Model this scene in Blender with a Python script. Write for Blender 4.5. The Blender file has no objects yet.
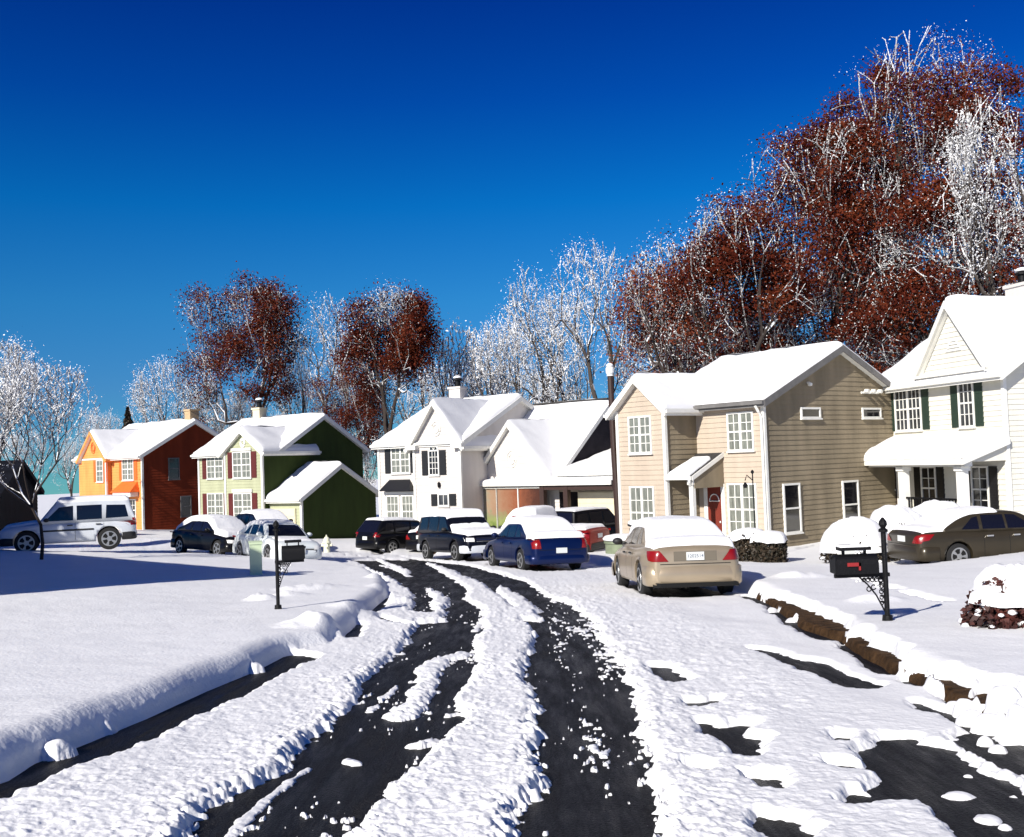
import bpy, bmesh, math, random
import numpy as np
from mathutils import Vector, Matrix
from mathutils.bvhtree import BVHTree

# ------------------------------------------------------------------ camera, sky, sun, exposure
S = bpy.context.scene
COL = S.collection
FPX, PITCH, ROLL = 1050.0, math.radians(2.36), math.radians(2.07)
cF = np.array([0, math.cos(PITCH), math.sin(PITCH)])
cU = np.array([0, -math.sin(PITCH), math.cos(PITCH)])
cR = np.array([1.0, 0, 0])
cam_data = bpy.data.cameras.new('camera')
cam = bpy.data.objects.new('camera', cam_data); COL.objects.link(cam)
cam_data.sensor_width = 36; cam_data.lens = 36 * FPX / 1024
cam_data.clip_start = 0.1; cam_data.clip_end = 3000
ex = math.cos(ROLL) * cR - math.sin(ROLL) * cU
ey = math.sin(ROLL) * cR + math.cos(ROLL) * cU
M = Matrix.Identity(4)
for i in range(3):
    M[i][0], M[i][1], M[i][2] = ex[i], ey[i], -cF[i]
cam.matrix_world = M
S.camera = cam
SUN_AZ, SUN_EL = math.radians(-144), math.radians(29)
w = bpy.data.worlds.new('World'); S.world = w; w.use_nodes = True
nt = w.node_tree; bg = nt.nodes['Background']
sky = nt.nodes.new('ShaderNodeTexSky'); sky.sky_type = 'NISHITA'; sky.sun_disc = False
sky.sun_elevation = SUN_EL; sky.sun_rotation = SUN_AZ
sky.altitude = 1500; sky.air_density = 1.0; sky.dust_density = 0.0; sky.ozone_density = 3.0
hsv = nt.nodes.new('ShaderNodeHueSaturation'); hsv.inputs['Saturation'].default_value = 1.0
hsv.inputs['Value'].default_value = 1.0
tcw = nt.nodes.new('ShaderNodeTexCoord'); vadd = nt.nodes.new('ShaderNodeVectorMath'); vadd.operation = 'ADD'; vadd.inputs[1].default_value = (0, 0, .035)
vn = nt.nodes.new('ShaderNodeVectorMath'); vn.operation = 'NORMALIZE'; nt.links.new(tcw.outputs['Generated'], vadd.inputs[0]); nt.links.new(vadd.outputs[0], vn.inputs[0]); nt.links.new(vn.outputs[0], sky.inputs[0])
tint = nt.nodes.new('ShaderNodeMix'); tint.data_type = 'RGBA'; tint.blend_type = 'MULTIPLY'; tint.inputs[0].default_value = 1; 
sxyz = nt.nodes.new('ShaderNodeSeparateXYZ'); nt.links.new(tcw.outputs['Generated'], sxyz.inputs[0])
ramp_ = nt.nodes.new('ShaderNodeValToRGB'); nt.links.new(sxyz.outputs[2], ramp_.inputs[0])
# deep winter blue overhead, paler cyan towards the horizon
STOPS = [(0, .18, .48, .58), (.078, .17, .46, .70), (.153, .10, .53, .82), (.24, .012, .47, .90), (.33, .003, .27, .82), (.41, .002, .17, .70), (.7, .002, .2, .6)]
while len(ramp_.color_ramp.elements) < len(STOPS): ramp_.color_ramp.elements.new(.5)
for e_, (p_, r_, g_, b_) in zip(ramp_.color_ramp.elements, STOPS): e_.position = p_; e_.color = (r_, g_, b_, 1)
nt.links.new(ramp_.outputs[0], tint.inputs[7])
nt.links.new(sky.outputs[0], tint.inputs[6]); nt.links.new(tint.outputs[2], hsv.inputs['Color']); nt.links.new(hsv.outputs[0], bg.inputs[0])
bg.inputs[1].default_value = 0.085
sl = bpy.data.lights.new('sun', 'SUN'); sl.energy = 5.0; sl.angle = math.radians(0.5); sl.color = (1, .95, .87)
sun = bpy.data.objects.new('sun', sl); COL.objects.link(sun)
sd = Vector((math.sin(SUN_AZ) * math.cos(SUN_EL), math.cos(SUN_AZ) * math.cos(SUN_EL), math.sin(SUN_EL)))
sun.rotation_euler = sd.to_track_quat('Z', 'Y').to_euler(); sun.location = sd * 200
S.view_settings.view_transform = 'Standard'; S.view_settings.look = 'None'
S.view_settings.exposure = 0.5; S.view_settings.gamma = 1.0
S.view_settings.use_curve_mapping = False

# ------------------------------------------------------------------ helpers
def link(o, parent=None):
    COL.objects.link(o)
    if parent is not None: o.parent = parent
    return o
def tag(o, label=None, cat=None, group=None, kind=None):
    if label: o['label'] = label
    if cat: o['category'] = cat
    if group: o['group'] = group
    if kind: o['kind'] = kind
    return o
def empty(name, loc, rz=0.0, label=None, cat=None, group=None):
    o = bpy.data.objects.new(name, None); o.empty_display_size = .2
    o.location = loc; o.rotation_euler = (0, 0, rz); link(o)
    return tag(o, label, cat, group)
class MB:
    def __init__(s): s.v = []; s.f = []; s.m = []
    def add(s, vs, fs, mi=0):
        n = len(s.v); s.v += [tuple(map(float, p)) for p in vs]
        for f in fs: s.f.append(tuple(n + i for i in f)); s.m.append(mi)
        return s
    def box(s, x0, x1, y0, y1, z0, z1, mi=0):
        return s.add([(x0, y0, z0), (x1, y0, z0), (x1, y1, z0), (x0, y1, z0), (x0, y0, z1), (x1, y0, z1), (x1, y1, z1), (x0, y1, z1)],
                     [(3, 2, 1, 0), (4, 5, 6, 7), (0, 1, 5, 4), (1, 2, 6, 5), (2, 3, 7, 6), (3, 0, 4, 7)], mi)
    def pbox(s, O, A, Z, N, s0, s1, z0, z1, n0, n1, mi=0):
        P = lambda a, b, c: np.array(O) + np.array(A) * a + np.array(Z) * b + np.array(N) * c
        return s.add([P(s0, z0, n0), P(s1, z0, n0), P(s1, z1, n0), P(s0, z1, n0), P(s0, z0, n1), P(s1, z0, n1), P(s1, z1, n1), P(s0, z1, n1)],
                     [(3, 2, 1, 0), (4, 5, 6, 7), (0, 1, 5, 4), (1, 2, 6, 5), (2, 3, 7, 6), (3, 0, 4, 7)], mi)
    def prism(s, quad, d, mi=0):
        q = [np.array(p, float) for p in quad]; k = len(q); t = [p + np.array(d) for p in q]
        fs = [tuple(range(k - 1, -1, -1)), tuple(range(k, 2 * k))] + [(i, (i + 1) % k, k + (i + 1) % k, k + i) for i in range(k)]
        return s.add(q + t, fs, mi)
    def tube(s, pts, rad, n=8, mi=0, cap=True):
        pts = [np.array(p, float) for p in pts]
        if not hasattr(rad, '__len__'): rad = [rad] * len(pts)
        base = len(s.v)
        for i, p in enumerate(pts):
            t = pts[min(i + 1, len(pts) - 1)] - pts[max(i - 1, 0)]; t = t / (np.linalg.norm(t) + 1e-9)
            a = np.cross(t, (0, 0, 1.)) if abs(t[2]) < .95 else np.cross(t, (1., 0, 0)); a /= np.linalg.norm(a); b = np.cross(t, a)
            for k in range(n):
                th = 2 * math.pi * k / n; s.v.append(tuple(p + rad[i] * (a * math.cos(th) + b * math.sin(th))))
        for i in range(len(pts) - 1):
            for k in range(n):
                s.f.append((base + i * n + k, base + i * n + (k + 1) % n, base + (i + 1) * n + (k + 1) % n, base + (i + 1) * n + k)); s.m.append(mi)
        if cap:
            s.f.append(tuple(base + k for k in range(n))); s.m.append(mi)
            s.f.append(tuple(base + (len(pts) - 1) * n + k for k in range(n - 1, -1, -1))); s.m.append(mi)
        return s
    def lathe(s, c, prof, n=16, mi=0):
        return s.tube([(c[0], c[1], c[2] + z) for r, z in prof], [max(r, .002) for r, z in prof], n, mi)
    def build(s, name, mats, parent=None, smooth=False, fix=True, loc=None):
        me = bpy.data.meshes.new(name); me.from_pydata(s.v, [], s.f)
        if not isinstance(mats, (list, tuple)): mats = [mats]
        for m in mats: me.materials.append(m)
        if len(mats) > 1: me.polygons.foreach_set('material_index', s.m)
        if fix:
            bm = bmesh.new(); bm.from_mesh(me); bmesh.ops.recalc_face_normals(bm, faces=bm.faces); bm.to_mesh(me); bm.free()
        if smooth: me.polygons.foreach_set('use_smooth', [True] * len(me.polygons))
        me.update()
        o = bpy.data.objects.new(name, me)
        if loc is not None: o.location = loc
        return link(o, parent)
def copy_tree(o, parent=None):
    c = o.copy(); COL.objects.link(c)
    if parent is not None: c.parent = parent
    for ch in list(o.children): copy_tree(ch, c)
    return c

# numpy value noise
def _h(ix, iy, iz, seed):
    n = (ix.astype(np.int64) * 374761393 + iy.astype(np.int64) * 668265263 + iz.astype(np.int64) * 2147483647 + seed * 974634777) & 0xffffffff
    n = ((n ^ (n >> 13)) * 1274126177) & 0xffffffff
    n = n ^ (n >> 16)
    return (n & 0xffff) / 65535.0
def vnoise(x, y, z=0.0, seed=0):
    x = np.asarray(x, float); y = np.asarray(y, float); z = np.zeros_like(x) + z
    x0 = np.floor(x); y0 = np.floor(y); z0 = np.floor(z)
    fx, fy, fz = x - x0, y - y0, z - z0
    fx, fy, fz = [t * t * (3 - 2 * t) for t in (fx, fy, fz)]
    r = 0
    for dx in (0, 1):
        for dy in (0, 1):
            for dz in (0, 1):
                wgt = (fx if dx else 1 - fx) * (fy if dy else 1 - fy) * (fz if dz else 1 - fz)
                r = r + wgt * _h(x0 + dx, y0 + dy, z0 + dz, seed)
    return r * 2 - 1
def fbm(x, y, oct=4, seed=0, z=0.0):
    a, r = 1.0, 0.0
    for o in range(oct):
        r = r + a * vnoise(x * 2 ** o + 17 * o, y * 2 ** o - 9 * o, z, seed + o); a *= .5
    return r / 1.6
def sstep(a, b, x):
    t = np.clip((x - a) / (b - a), 0, 1); return t * t * (3 - 2 * t)

# ------------------------------------------------------------------ materials
def mat(name, col, rough=.7, var=0.0, vscale=3.0, bump=0.0, bscale=20.0, metal=0.0, spec=.5, coat=0.0, detail=4, col2=None, stretch=None):
    m = bpy.data.materials.new(name); m.use_nodes = True; t = m.node_tree; b = t.nodes['Principled BSDF']
    b.inputs['Base Color'].default_value = (*col, 1); b.inputs['Roughness'].default_value = rough
    b.inputs['Metallic'].default_value = metal; b.inputs['Specular IOR Level'].default_value = spec
    b.inputs['Coat Weight'].default_value = coat; b.inputs['Coat Roughness'].default_value = .05
    if var or bump:
        tc = t.nodes.new('ShaderNodeTexCoord'); src = tc.outputs['Object']
        if stretch:
            mp = t.nodes.new('ShaderNodeMapping'); mp.inputs['Scale'].default_value = stretch
            t.links.new(src, mp.inputs[0]); src = mp.outputs[0]
    if var:
        n = t.nodes.new('ShaderNodeTexNoise'); n.inputs['Scale'].default_value = vscale; n.inputs['Detail'].default_value = detail
        t.links.new(src, n.inputs['Vector'])
        r = t.nodes.new('ShaderNodeValToRGB'); r.color_ramp.elements[0].position = .3; r.color_ramp.elements[1].position = .7
        c2 = col2 if col2 else tuple(c * (1 + var) for c in col)
        r.color_ramp.elements[0].color = (*[c * (1 - var) for c in col], 1); r.color_ramp.elements[1].color = (*c2, 1)
        t.links.new(n.outputs[0], r.inputs[0]); t.links.new(r.outputs[0], b.inputs['Base Color'])
    if bump:
        n2 = t.nodes.new('ShaderNodeTexNoise'); n2.inputs['Scale'].default_value = bscale; n2.inputs['Detail'].default_value = 6
        t.links.new(src, n2.inputs['Vector']); bp = t.nodes.new('ShaderNodeBump'); bp.inputs['Strength'].default_value = bump
        bp.inputs['Distance'].default_value = .03; t.links.new(n2.outputs[0], bp.inputs['Height']); t.links.new(bp.outputs[0], b.inputs['Normal'])
    return m
MT = {}
MT['snow'] = mat('snow', (.80, .80, .80), .55, .03, 2, .5, 9, spec=.3)
MT['snow_ground'] = mat('snow_on_ground', (.80, .80, .80), .6, .03, .8, .35, 22, spec=.3)
MT['snow_roof'] = mat('snow_on_roof', (.80, .80, .80), .6, .02, 1, .25, 5, spec=.2)
MT['asphalt'] = mat('asphalt', (.007, .007, .008), .75, .5, 2.5, .7, 60, spec=.15)
def wet_asphalt():
    m = mat('wet_asphalt', (.008, .008, .009), .6, bump=.8, bscale=70, spec=.12); t = m.node_tree; b = t.nodes['Principled BSDF']
    tc = t.nodes.new('ShaderNodeTexCoord'); mp = t.nodes.new('ShaderNodeMapping'); mp.inputs['Scale'].default_value = (5, .7, 1); t.links.new(tc.outputs['Object'], mp.inputs[0])
    n1 = t.nodes.new('ShaderNodeTexNoise'); n1.inputs['Scale'].default_value = 1.0; n1.inputs['Detail'].default_value = 8; n1.inputs['Roughness'].default_value = .7; t.links.new(mp.outputs[0], n1.inputs['Vector'])
    n2 = t.nodes.new('ShaderNodeTexNoise'); n2.inputs['Scale'].default_value = 45; n2.inputs['Detail'].default_value = 3; t.links.new(tc.outputs['Object'], n2.inputs['Vector'])
    r1 = t.nodes.new('ShaderNodeValToRGB'); r1.color_ramp.elements[0].position = .42; r1.color_ramp.elements[0].color = (.0045, .0045, .005, 1); r1.color_ramp.elements[1].position = .75; r1.color_ramp.elements[1].color = (.022, .022, .024, 1); t.links.new(n1.outputs[0], r1.inputs[0])
    r2 = t.nodes.new('ShaderNodeValToRGB'); r2.color_ramp.elements[0].position = .45; r2.color_ramp.elements[0].color = (.55, .55, .55, 1); r2.color_ramp.elements[1].position = .75; r2.color_ramp.elements[1].color = (2.4, 2.4, 2.3, 1); t.links.new(n2.outputs[0], r2.inputs[0])
    mx = t.nodes.new('ShaderNodeMix'); mx.data_type = 'RGBA'; mx.blend_type = 'MULTIPLY'; mx.inputs[0].default_value = 1; t.links.new(r1.outputs[0], mx.inputs[6]); t.links.new(r2.outputs[0], mx.inputs[7]); t.links.new(mx.outputs[2], b.inputs['Base Color'])
    mr = t.nodes.new('ShaderNodeMapRange'); mr.inputs[1].default_value = .4; mr.inputs[2].default_value = .7; mr.inputs[3].default_value = .38; mr.inputs[4].default_value = .85; t.links.new(n1.outputs[0], mr.inputs[0]); t.links.new(mr.outputs[0], b.inputs['Roughness'])
    return m
MT['asphalt'] = wet_asphalt()
MT['soil'] = mat('soil', (.050, .027, .012), .95, .6, 6, 1.0, 25, spec=.1)
MT['white'] = mat('white_trim', (.72, .71, .66), .5, .05, 4)
MT['black'] = mat('black_paint', (.008, .008, .009), .45)
MT['iron'] = mat('cast_iron', (.004, .004, .005), .55, bump=.3, bscale=60, spec=.2)
MT['glass'] = mat('window_glass', (.035, .04, .045), .08, .5, 2.0, spec=.8)
MT['glass_dark'] = mat('dark_window_glass', (.006, .006, .008), .1, spec=.8)
MT['curtain'] = mat('curtained_glass', (.16, .17, .145), .25, .35, 6, spec=.7, stretch=(3, 3, .4))
MT['shingle'] = mat('dark_shingle', (.03, .028, .027), .9, .4, 8)
MT['snowbark'] = None
FEETV = None

def clap(mb, poly, O, A, N, course=.18, depth=.022, mi=0):
    """lapped siding boards over a convex polygon poly [(s,z)] in the wall plane"""
    O, A, N = np.array(O, float), np.array(A, float), np.array(N, float); Z = np.array((0, 0, 1.))
    zs = [p[1] for p in poly]; z0, z1 = min(zs), max(zs)
    def ext(z):
        xs = []
        for i in range(len(poly)):
            (a, b), (c, d) = poly[i], poly[(i + 1) % len(poly)]
            if abs(b - d) < 1e-9:
                if abs(z - b) < 1e-6: xs += [a, c]
                continue
            t = (z - b) / (d - b)
            if -1e-6 <= t <= 1 + 1e-6: xs.append(a + t * (c - a))
        return (min(xs), max(xs)) if xs else (0, 0)
    lv = sorted(set([round(z0 + i * course, 5) for i in range(int((z1 - z0) / course) + 1)] + [round(z1, 5)]))
    pz = sorted(set(round(z, 5) for z in zs))
    brk = {}
    for i in range(len(lv) - 1):
        a, b = lv[i], lv[i + 1]
        cuts = [a] + [z for z in pz if a + 1e-4 < z < b - 1e-4] + [b]
        for c, d in zip(cuts[:-1], cuts[1:]):
            l0, r0 = ext(c + 1e-5); l1, r1 = ext(d - 1e-5)
            n0 = depth * (1 - (c - a) / course); n1 = depth * (1 - (d - a) / course)
            P = lambda s, z, n: O + A * s + Z * z + N * n
            mb.add([P(l0, c, n0), P(r0, c, n0), P(r1, d, n1), P(l1, d, n1)], [(0, 1, 2, 3)], mi)
            if c == a: mb.add([P(l0, c, -.0), P(r0, c, -.0), P(r0, c, n0), P(l0, c, n0)], [(0, 1, 2, 3)], mi)

def snow_patch(mb, c00, c10, c11, c01, T, step=.25, edge=.3, seed=0, over=.04, amp=.25, noedge=()):
    c = [np.array(p, float) for p in (c00, c10, c11, c01)]
    lu = max(np.linalg.norm(c[1] - c[0]), np.linalg.norm(c[2] - c[3])); lv_ = max(np.linalg.norm(c[3] - c[0]), np.linalg.norm(c[2] - c[1]))
    nu, nv = max(4, int(lu / step)), max(4, int(lv_ / step))
    def cuts(n, L):
        e = min(.06 / max(L, .1), .02)
        return np.unique(np.concatenate([[0, e, e * 3, e * 6], np.linspace(e * 9, 1 - e * 9, n), [1 - e * 6, 1 - e * 3, 1 - e, 1]]))
    us, vs = cuts(nu, lu), cuts(nv, lv_)
    U, V = np.meshgrid(us, vs)
    P = (c[0] * ((1 - U) * (1 - V))[..., None] + c[1] * (U * (1 - V))[..., None] + c[2] * (U * V)[..., None] + c[3] * ((1 - U) * V)[..., None])
    du = np.full(U.shape, 9.0)
    if 'u0' not in noedge: du = np.minimum(du, U * lu)
    if 'u1' not in noedge: du = np.minimum(du, (1 - U) * lu)
    if 'v0' not in noedge: du = np.minimum(du, V * lv_)
    if 'v1' not in noedge: du = np.minimum(du, (1 - V) * lv_)
    e = np.clip(du / edge, 0, 1); prof = np.sqrt(np.clip(1 - (1 - e) ** 2, 0, 1))
    n = fbm(P[..., 0] * .9 + seed, P[..., 1] * .9 + P[..., 2], 4, seed)
    P[..., 2] += T * prof * (1 + amp * n) + .004
    # edge wobble: the slab's rim hangs slightly over
    rim = (e <= 0)
    P[..., 2] -= rim * (.03 + .05 * np.abs(fbm(P[..., 0] * 3, P[..., 1] * 3, 3, seed + 5)))
    ny, nx = U.shape
    vsx = P.reshape(-1, 3)
    fs = [(j * nx + i, j * nx + i + 1, (j + 1) * nx + i + 1, (j + 1) * nx + i) for j in range(ny - 1) for i in range(nx - 1)]
    mb.add(vsx, fs)

# ------------------------------------------------------------------ ground shape (metres, eye at z = 0)
def g(x, y):
    x = np.asarray(x, float); y = np.asarray(y, float)
    z = -1.7 - .048 * np.minimum(y, 75) - .02 * np.clip(y - 75, 0, 60)
    z = z + .06 * np.clip(-x - 5, 0, 26) * np.clip((y - 12) / 20, 0, 1) * np.clip(1 - (-x - 40) / 200, 0, 1)
    z = z + .05 * np.clip(x - 10, 0, 30)
    z = z - .3 * np.exp(-((x - 9.5) ** 2 + (y - 30) ** 2) / 40.)
    return z
def ray(px, py):
    a, b = px - 512, py - 418.5
    u = a * math.cos(ROLL) - b * math.sin(ROLL); v = a * math.sin(ROLL) + b * math.cos(ROLL)
    return cF * FPX + cR * u - cU * v
def gp(px, py, lift=0.0):
    d = ray(px, py); lo, hi = 1e-4, .3
    for i in range(50):
        m = (lo + hi) / 2; P = d * m
        if P[2] < g(P[0], P[1]) + lift: hi = m
        else: lo = m
    P = d * lo; return float(P[0]), float(P[1])
def at(px, d):
    r = ray(px, 462 - .036 * (px - 512)); return float(r[0] / r[1] * d), d
def zat(px, py, d):
    r = ray(px, py); return float(r[2] / r[1] * d)
def W(pts): return np.array([gp(*p) for p in pts])
def sdist(poly, X, Y):
    """signed distance in metres, positive inside"""
    inside = np.zeros(X.shape, bool); D = np.full(X.shape, 1e9); n = len(poly)
    for i in range(n):
        ax, ay = poly[i]; bx, by = poly[(i + 1) % n]
        ex_, ey_ = bx - ax, by - ay; L = ex_ * ex_ + ey_ * ey_ + 1e-12
        t = np.clip(((X - ax) * ex_ + (Y - ay) * ey_) / L, 0, 1)
        D = np.minimum(D, (X - ax - t * ex_) ** 2 + (Y - ay - t * ey_) ** 2)
        c = ((ay > Y) != (by > Y)) & (X < (bx - ax) * (Y - ay) / (by - ay + 1e-12) + ax)
        inside ^= c
    return np.where(inside, 1, -1) * np.sqrt(D)

# lawns (kerb line traced where the snow bank meets the street)
lawnL = W([(0, 781), (27, 764), (82, 743), (140, 719), (200, 692), (252, 671), (279, 657), (300, 652), (325, 648), (345, 632), (360, 618), (376, 604), (386, 596),
           (384, 585), (368, 575), (342, 568.5), (300, 565), (250, 562), (200, 559)])
lawnL = np.vstack([[[-4.6, 3.0], [-4.3, 5.0]], lawnL, [[-13.0, 37.5], [-18, 38.0], [-30, 37.0], [-60, 36], [-60, -30], [-5, -30]]])
lawnR = W([(1024, 742), (1000, 728), (975, 714), (940, 698), (900, 677), (862, 656), (844, 643), (809, 632), (776, 609), (755, 597)])
lawnR = np.vstack([[[3.3, -30], [3.35, 3]], lawnR, [[4.35, 22], [4.1, 25], [3.7, 28], [3.0, 32], [1.8, 36.5], [-.6, 41], [-4.0, 45.5], [-8, 49], [-13, 50.5], [-19, 49.5], [-26, 47], [-60, 44], [-60, 400], [300, 400], [300, -30]]])
# places where the tyres cleared the snow
TRK = [
 [(150, 900), (205, 812), (237, 797), (290, 769), (300, 749), (335, 729), (340, 717), (365, 694), (362, 684), (375, 674), (398, 657), (412, 638), (415, 624), (446, 622), (449, 600), (427, 588), (434, 606), (431, 615), (415, 613), (412, 594), (402, 585), (384, 575), (365, 566), (350, 561), (377, 560.5), (406, 574.5), (412, 572), (380, 558.5), (345, 556), (420, 560.5), (437, 570), (468, 589), (466, 601), (482, 610), (482, 634), (473, 650), (477, 667), (470, 678), (453, 700), (465, 714), (437, 749), (412, 772), (395, 784), (355, 824), (335, 860), (320, 920)],
 [(400, 557.5), (430, 561.5), (470, 566), (494, 573), (526, 582), (545, 596), (564, 603), (583, 615), (599, 631), (611, 652), (625, 673), (637, 692), (642, 719), (645, 744), (656, 767), (658, 790), (667, 835), (690, 920), (520, 920), (511, 840), (515, 814), (540, 799), (541, 777), (530, 767), (545, 737), (538, 719), (538, 699), (526, 681), (522, 671), (535, 641), (531, 629), (520, 620), (541, 623), (539, 612), (522, 597), (501, 587), (494, 590), (517, 611), (501, 599), (482, 584), (459, 574), (436, 565.5)],
]
GUT = [(-60, 822), (-60, 800), (0, 779), (27, 762), (82, 741), (140, 717), (200, 690), (252, 669), (279, 655), (300, 656), (312, 660), (292, 671), (279, 675), (265, 684), (245, 697), (215, 709), (185, 723), (170, 729), (145, 742), (112, 757), (95, 764), (65, 777), (37, 786), (15, 797), (0, 806)]
HOLES = [
 GUT,
 [(650, 668), (665, 670), (690, 683), (675, 686), (658, 678)],
 [(690, 704), (712, 702), (700, 711), (690, 710)],
 [(700, 725), (712, 733), (745, 728), (730, 737), (755, 743), (748, 750), (752, 762), (737, 760), (728, 745), (708, 735)],
 [(745, 779), (775, 782), (781, 790), (775, 793), (757, 785)],
 [(762, 820), (790, 824), (783, 830), (808, 836), (808, 846), (775, 846)],
 [(693, 770), (707, 770), (708, 777), (695, 776)],
 [(837, 738), (851, 738), (847, 744), (840, 746)],
 [(836, 768), (850, 769), (846, 772), (838, 771)],
 [(878, 739.5), (907, 742), (908, 746), (928, 748), (950, 752), (954, 758), (968, 764), (988, 777), (1004, 790), (994, 797), (1024, 806), (1100, 835), (1100, 860), (975, 860), (960, 830), (945, 822), (938, 814), (918, 804), (908, 806), (876, 804), (858, 808), (855, 797), (878, 800), (876, 790), (893, 780), (873, 770), (868, 757), (875, 750)],
 [(960, 743), (975, 736), (985, 736), (1000, 746), (1024, 746), (1060, 760), (1060, 792), (1024, 775), (1013, 773), (988, 762), (968, 751)],
 [(748, 649), (767, 652), (800, 662), (823, 666), (837, 674), (858, 681), (875, 687), (868, 690), (851, 689), (823, 678), (800, 668), (767, 656)],
 [(767, 605), (776, 606), (814, 621), (832, 629), (845, 634), (844, 644), (830, 643), (809, 636), (788, 624), (769, 611)],
 [(841, 646), (861, 646), (862, 655), (851, 654)],
 [(861, 655), (882, 661), (902, 671), (898, 677), (879, 675), (863, 664)],
 [(940, 692), (950, 692), (973, 702), (960, 709), (945, 703)],
 [(975, 712), (988, 706), (1003, 707), (1026, 718), (1026, 726), (1013, 721), (1000, 715), (983, 720)],
 [(372, 604), (386, 596), (392, 600), (378, 612), (366, 617)],
 [(345, 636), (356, 625), (362, 626), (352, 642), (340, 640)],
 [(365, 570), (380, 576), (384, 583), (378, 581)],
]
STREET_ONLY = (0, 17, 18, 19)
LINES = [  # narrow gaps: kerb edge, walk edge, old ruts
 ([(745, 597), (770, 606)], .07), ([(770, 607), (790, 617), (814, 626), (840, 640)], .06), ([(844, 645), (862, 657), (902, 677), (925, 690)], .02), ([(935, 697), (975, 714), (1000, 727), (1030, 741)], .03), ([(597, 566), (612, 566.5), (625, 566)], .12),
 ([(848, 590), (870, 594), (898, 603)], .05), ([(906, 606.5), (925, 611), (946, 617)], .07),
 ([(380, 618), (398, 626), (414, 628)], .03), ([(915, 704), (935, 713), (958, 722), (985, 735)], .035)]
SPITS = [  # ridges of snow left lying in the cleared ruts
 ([(400, 719), (415, 706), (426, 690), (430, 670), (438, 662), (462, 656)], .13, .07), ([(452, 716), (462, 715)], .06, .05), ([(421, 747), (433, 744)], .08, .06), ([(350, 763), (357, 765)], .05, .04),
 ([(225, 842), (262, 804), (290, 782), (308, 770)], .035, .02), ([(370, 712), (380, 703), (397, 686)], .04, .02), ([(380, 565), (400, 571), (410, 577)], .1, .03),
 ([(475, 632), (484, 617), (492, 617), (478, 655)], .05, .03)]
TRK_W = [W(p) for p in TRK]; HOLES_W = [W(p) for p in HOLES]
LINES_W = [(W(p), r) for p, r in LINES]; SPITS_W = [(W(p), r, h) for p, r, h in SPITS]
def pdist(pl, X, Y):
    D = np.full(X.shape, 1e9)
    for i in range(len(pl) - 1):
        ax, ay = pl[i]; bx, by = pl[i + 1]; ex_, ey_ = bx - ax, by - ay; L = ex_ * ex_ + ey_ * ey_ + 1e-12
        t = np.clip(((X - ax) * ex_ + (Y - ay) * ey_) / L, 0, 1)
        D = np.minimum(D, (X - ax - t * ex_) ** 2 + (Y - ay - t * ey_) ** 2)
    return np.sqrt(D)
CARP = {  # px, depth, heading, reference end, length
 'gold': (691, 19.4, -3, 'r', 4.75), 'blue': (558, 30.2, -19, 'r', 4.8), 'suv': (486, 37.2, 153, 'f', 4.75), 'silver': (68, 38.5, -112, 'c', 4.6), 'hatch': (362, 47.0, 46, 'r', 4.3),
 'dark': (417, 45.5, 32, 'r', 4.75), 'white': (297, 36.0, 146, 'f', 4.5), 'black': (214, 42.0, 133, 'c', 4.4), 'brown': (897, 27.4, 80, 'r', 4.85), 'pickup': (597, 37.5, -58, 'r', 5.2)}
def carpos(k):
    px, d, hd, ref, L = CARP[k]; x, y = at(px, d); a = math.radians(hd); f = (math.sin(a), math.cos(a)); q = L / 2 if ref == 'r' else (-L / 2 if ref == 'f' else 0)
    return x + f[0] * q, y + f[1] * q, a
CAR_FP = []
for k_ in CARP:
    x_, y_, a_ = carpos(k_); f_ = np.array([math.sin(a_), math.cos(a_)]); l_ = np.array([-f_[1], f_[0]]); c_ = np.array([x_, y_]); hl = CARP[k_][4] / 2 - .12
    CAR_FP.append(np.array([c_ + f_ * hl + l_ * .72, c_ - f_ * hl + l_ * .72, c_ - f_ * hl - l_ * .72, c_ + f_ * hl - l_ * .72]))
LUMPS = []
def lump(px, py, r, h, lift=.0, sx=1.0):
    x, y = gp(px, py, lift); LUMPS.append((x, y, r, h, sx))
for a in [(318, 641, .6, .2), (352, 620, .45, .14), (384, 597, .4, .12), (398, 604, .3, .2), (310, 600, .7, .12), (290, 608, .4, .15), (262, 612, .35, .15),
          (376, 586, .3, .14), (58, 757, .13, .12), (104, 733, .12, .1), (255, 672, .12, .1)]: lump(*a)
for a in [(972, 724, .12, .1), (965, 716, .1, .12), (990, 732, .12, .12), (1005, 722, .16, .16), (1018, 738, .15, .12), (955, 712, .1, .08), (985, 745, .06, .06), (998, 752, .06, .05), (880, 617, .45, .1), (800, 590, .5, .15), (958, 797, .085, .03), (988, 821, .08, .03), (1005, 829, .035, .03), (968, 777, .03, .02), (772, 612, .1, .08), (792, 622, .08, .06)]: lump(*a)

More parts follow.
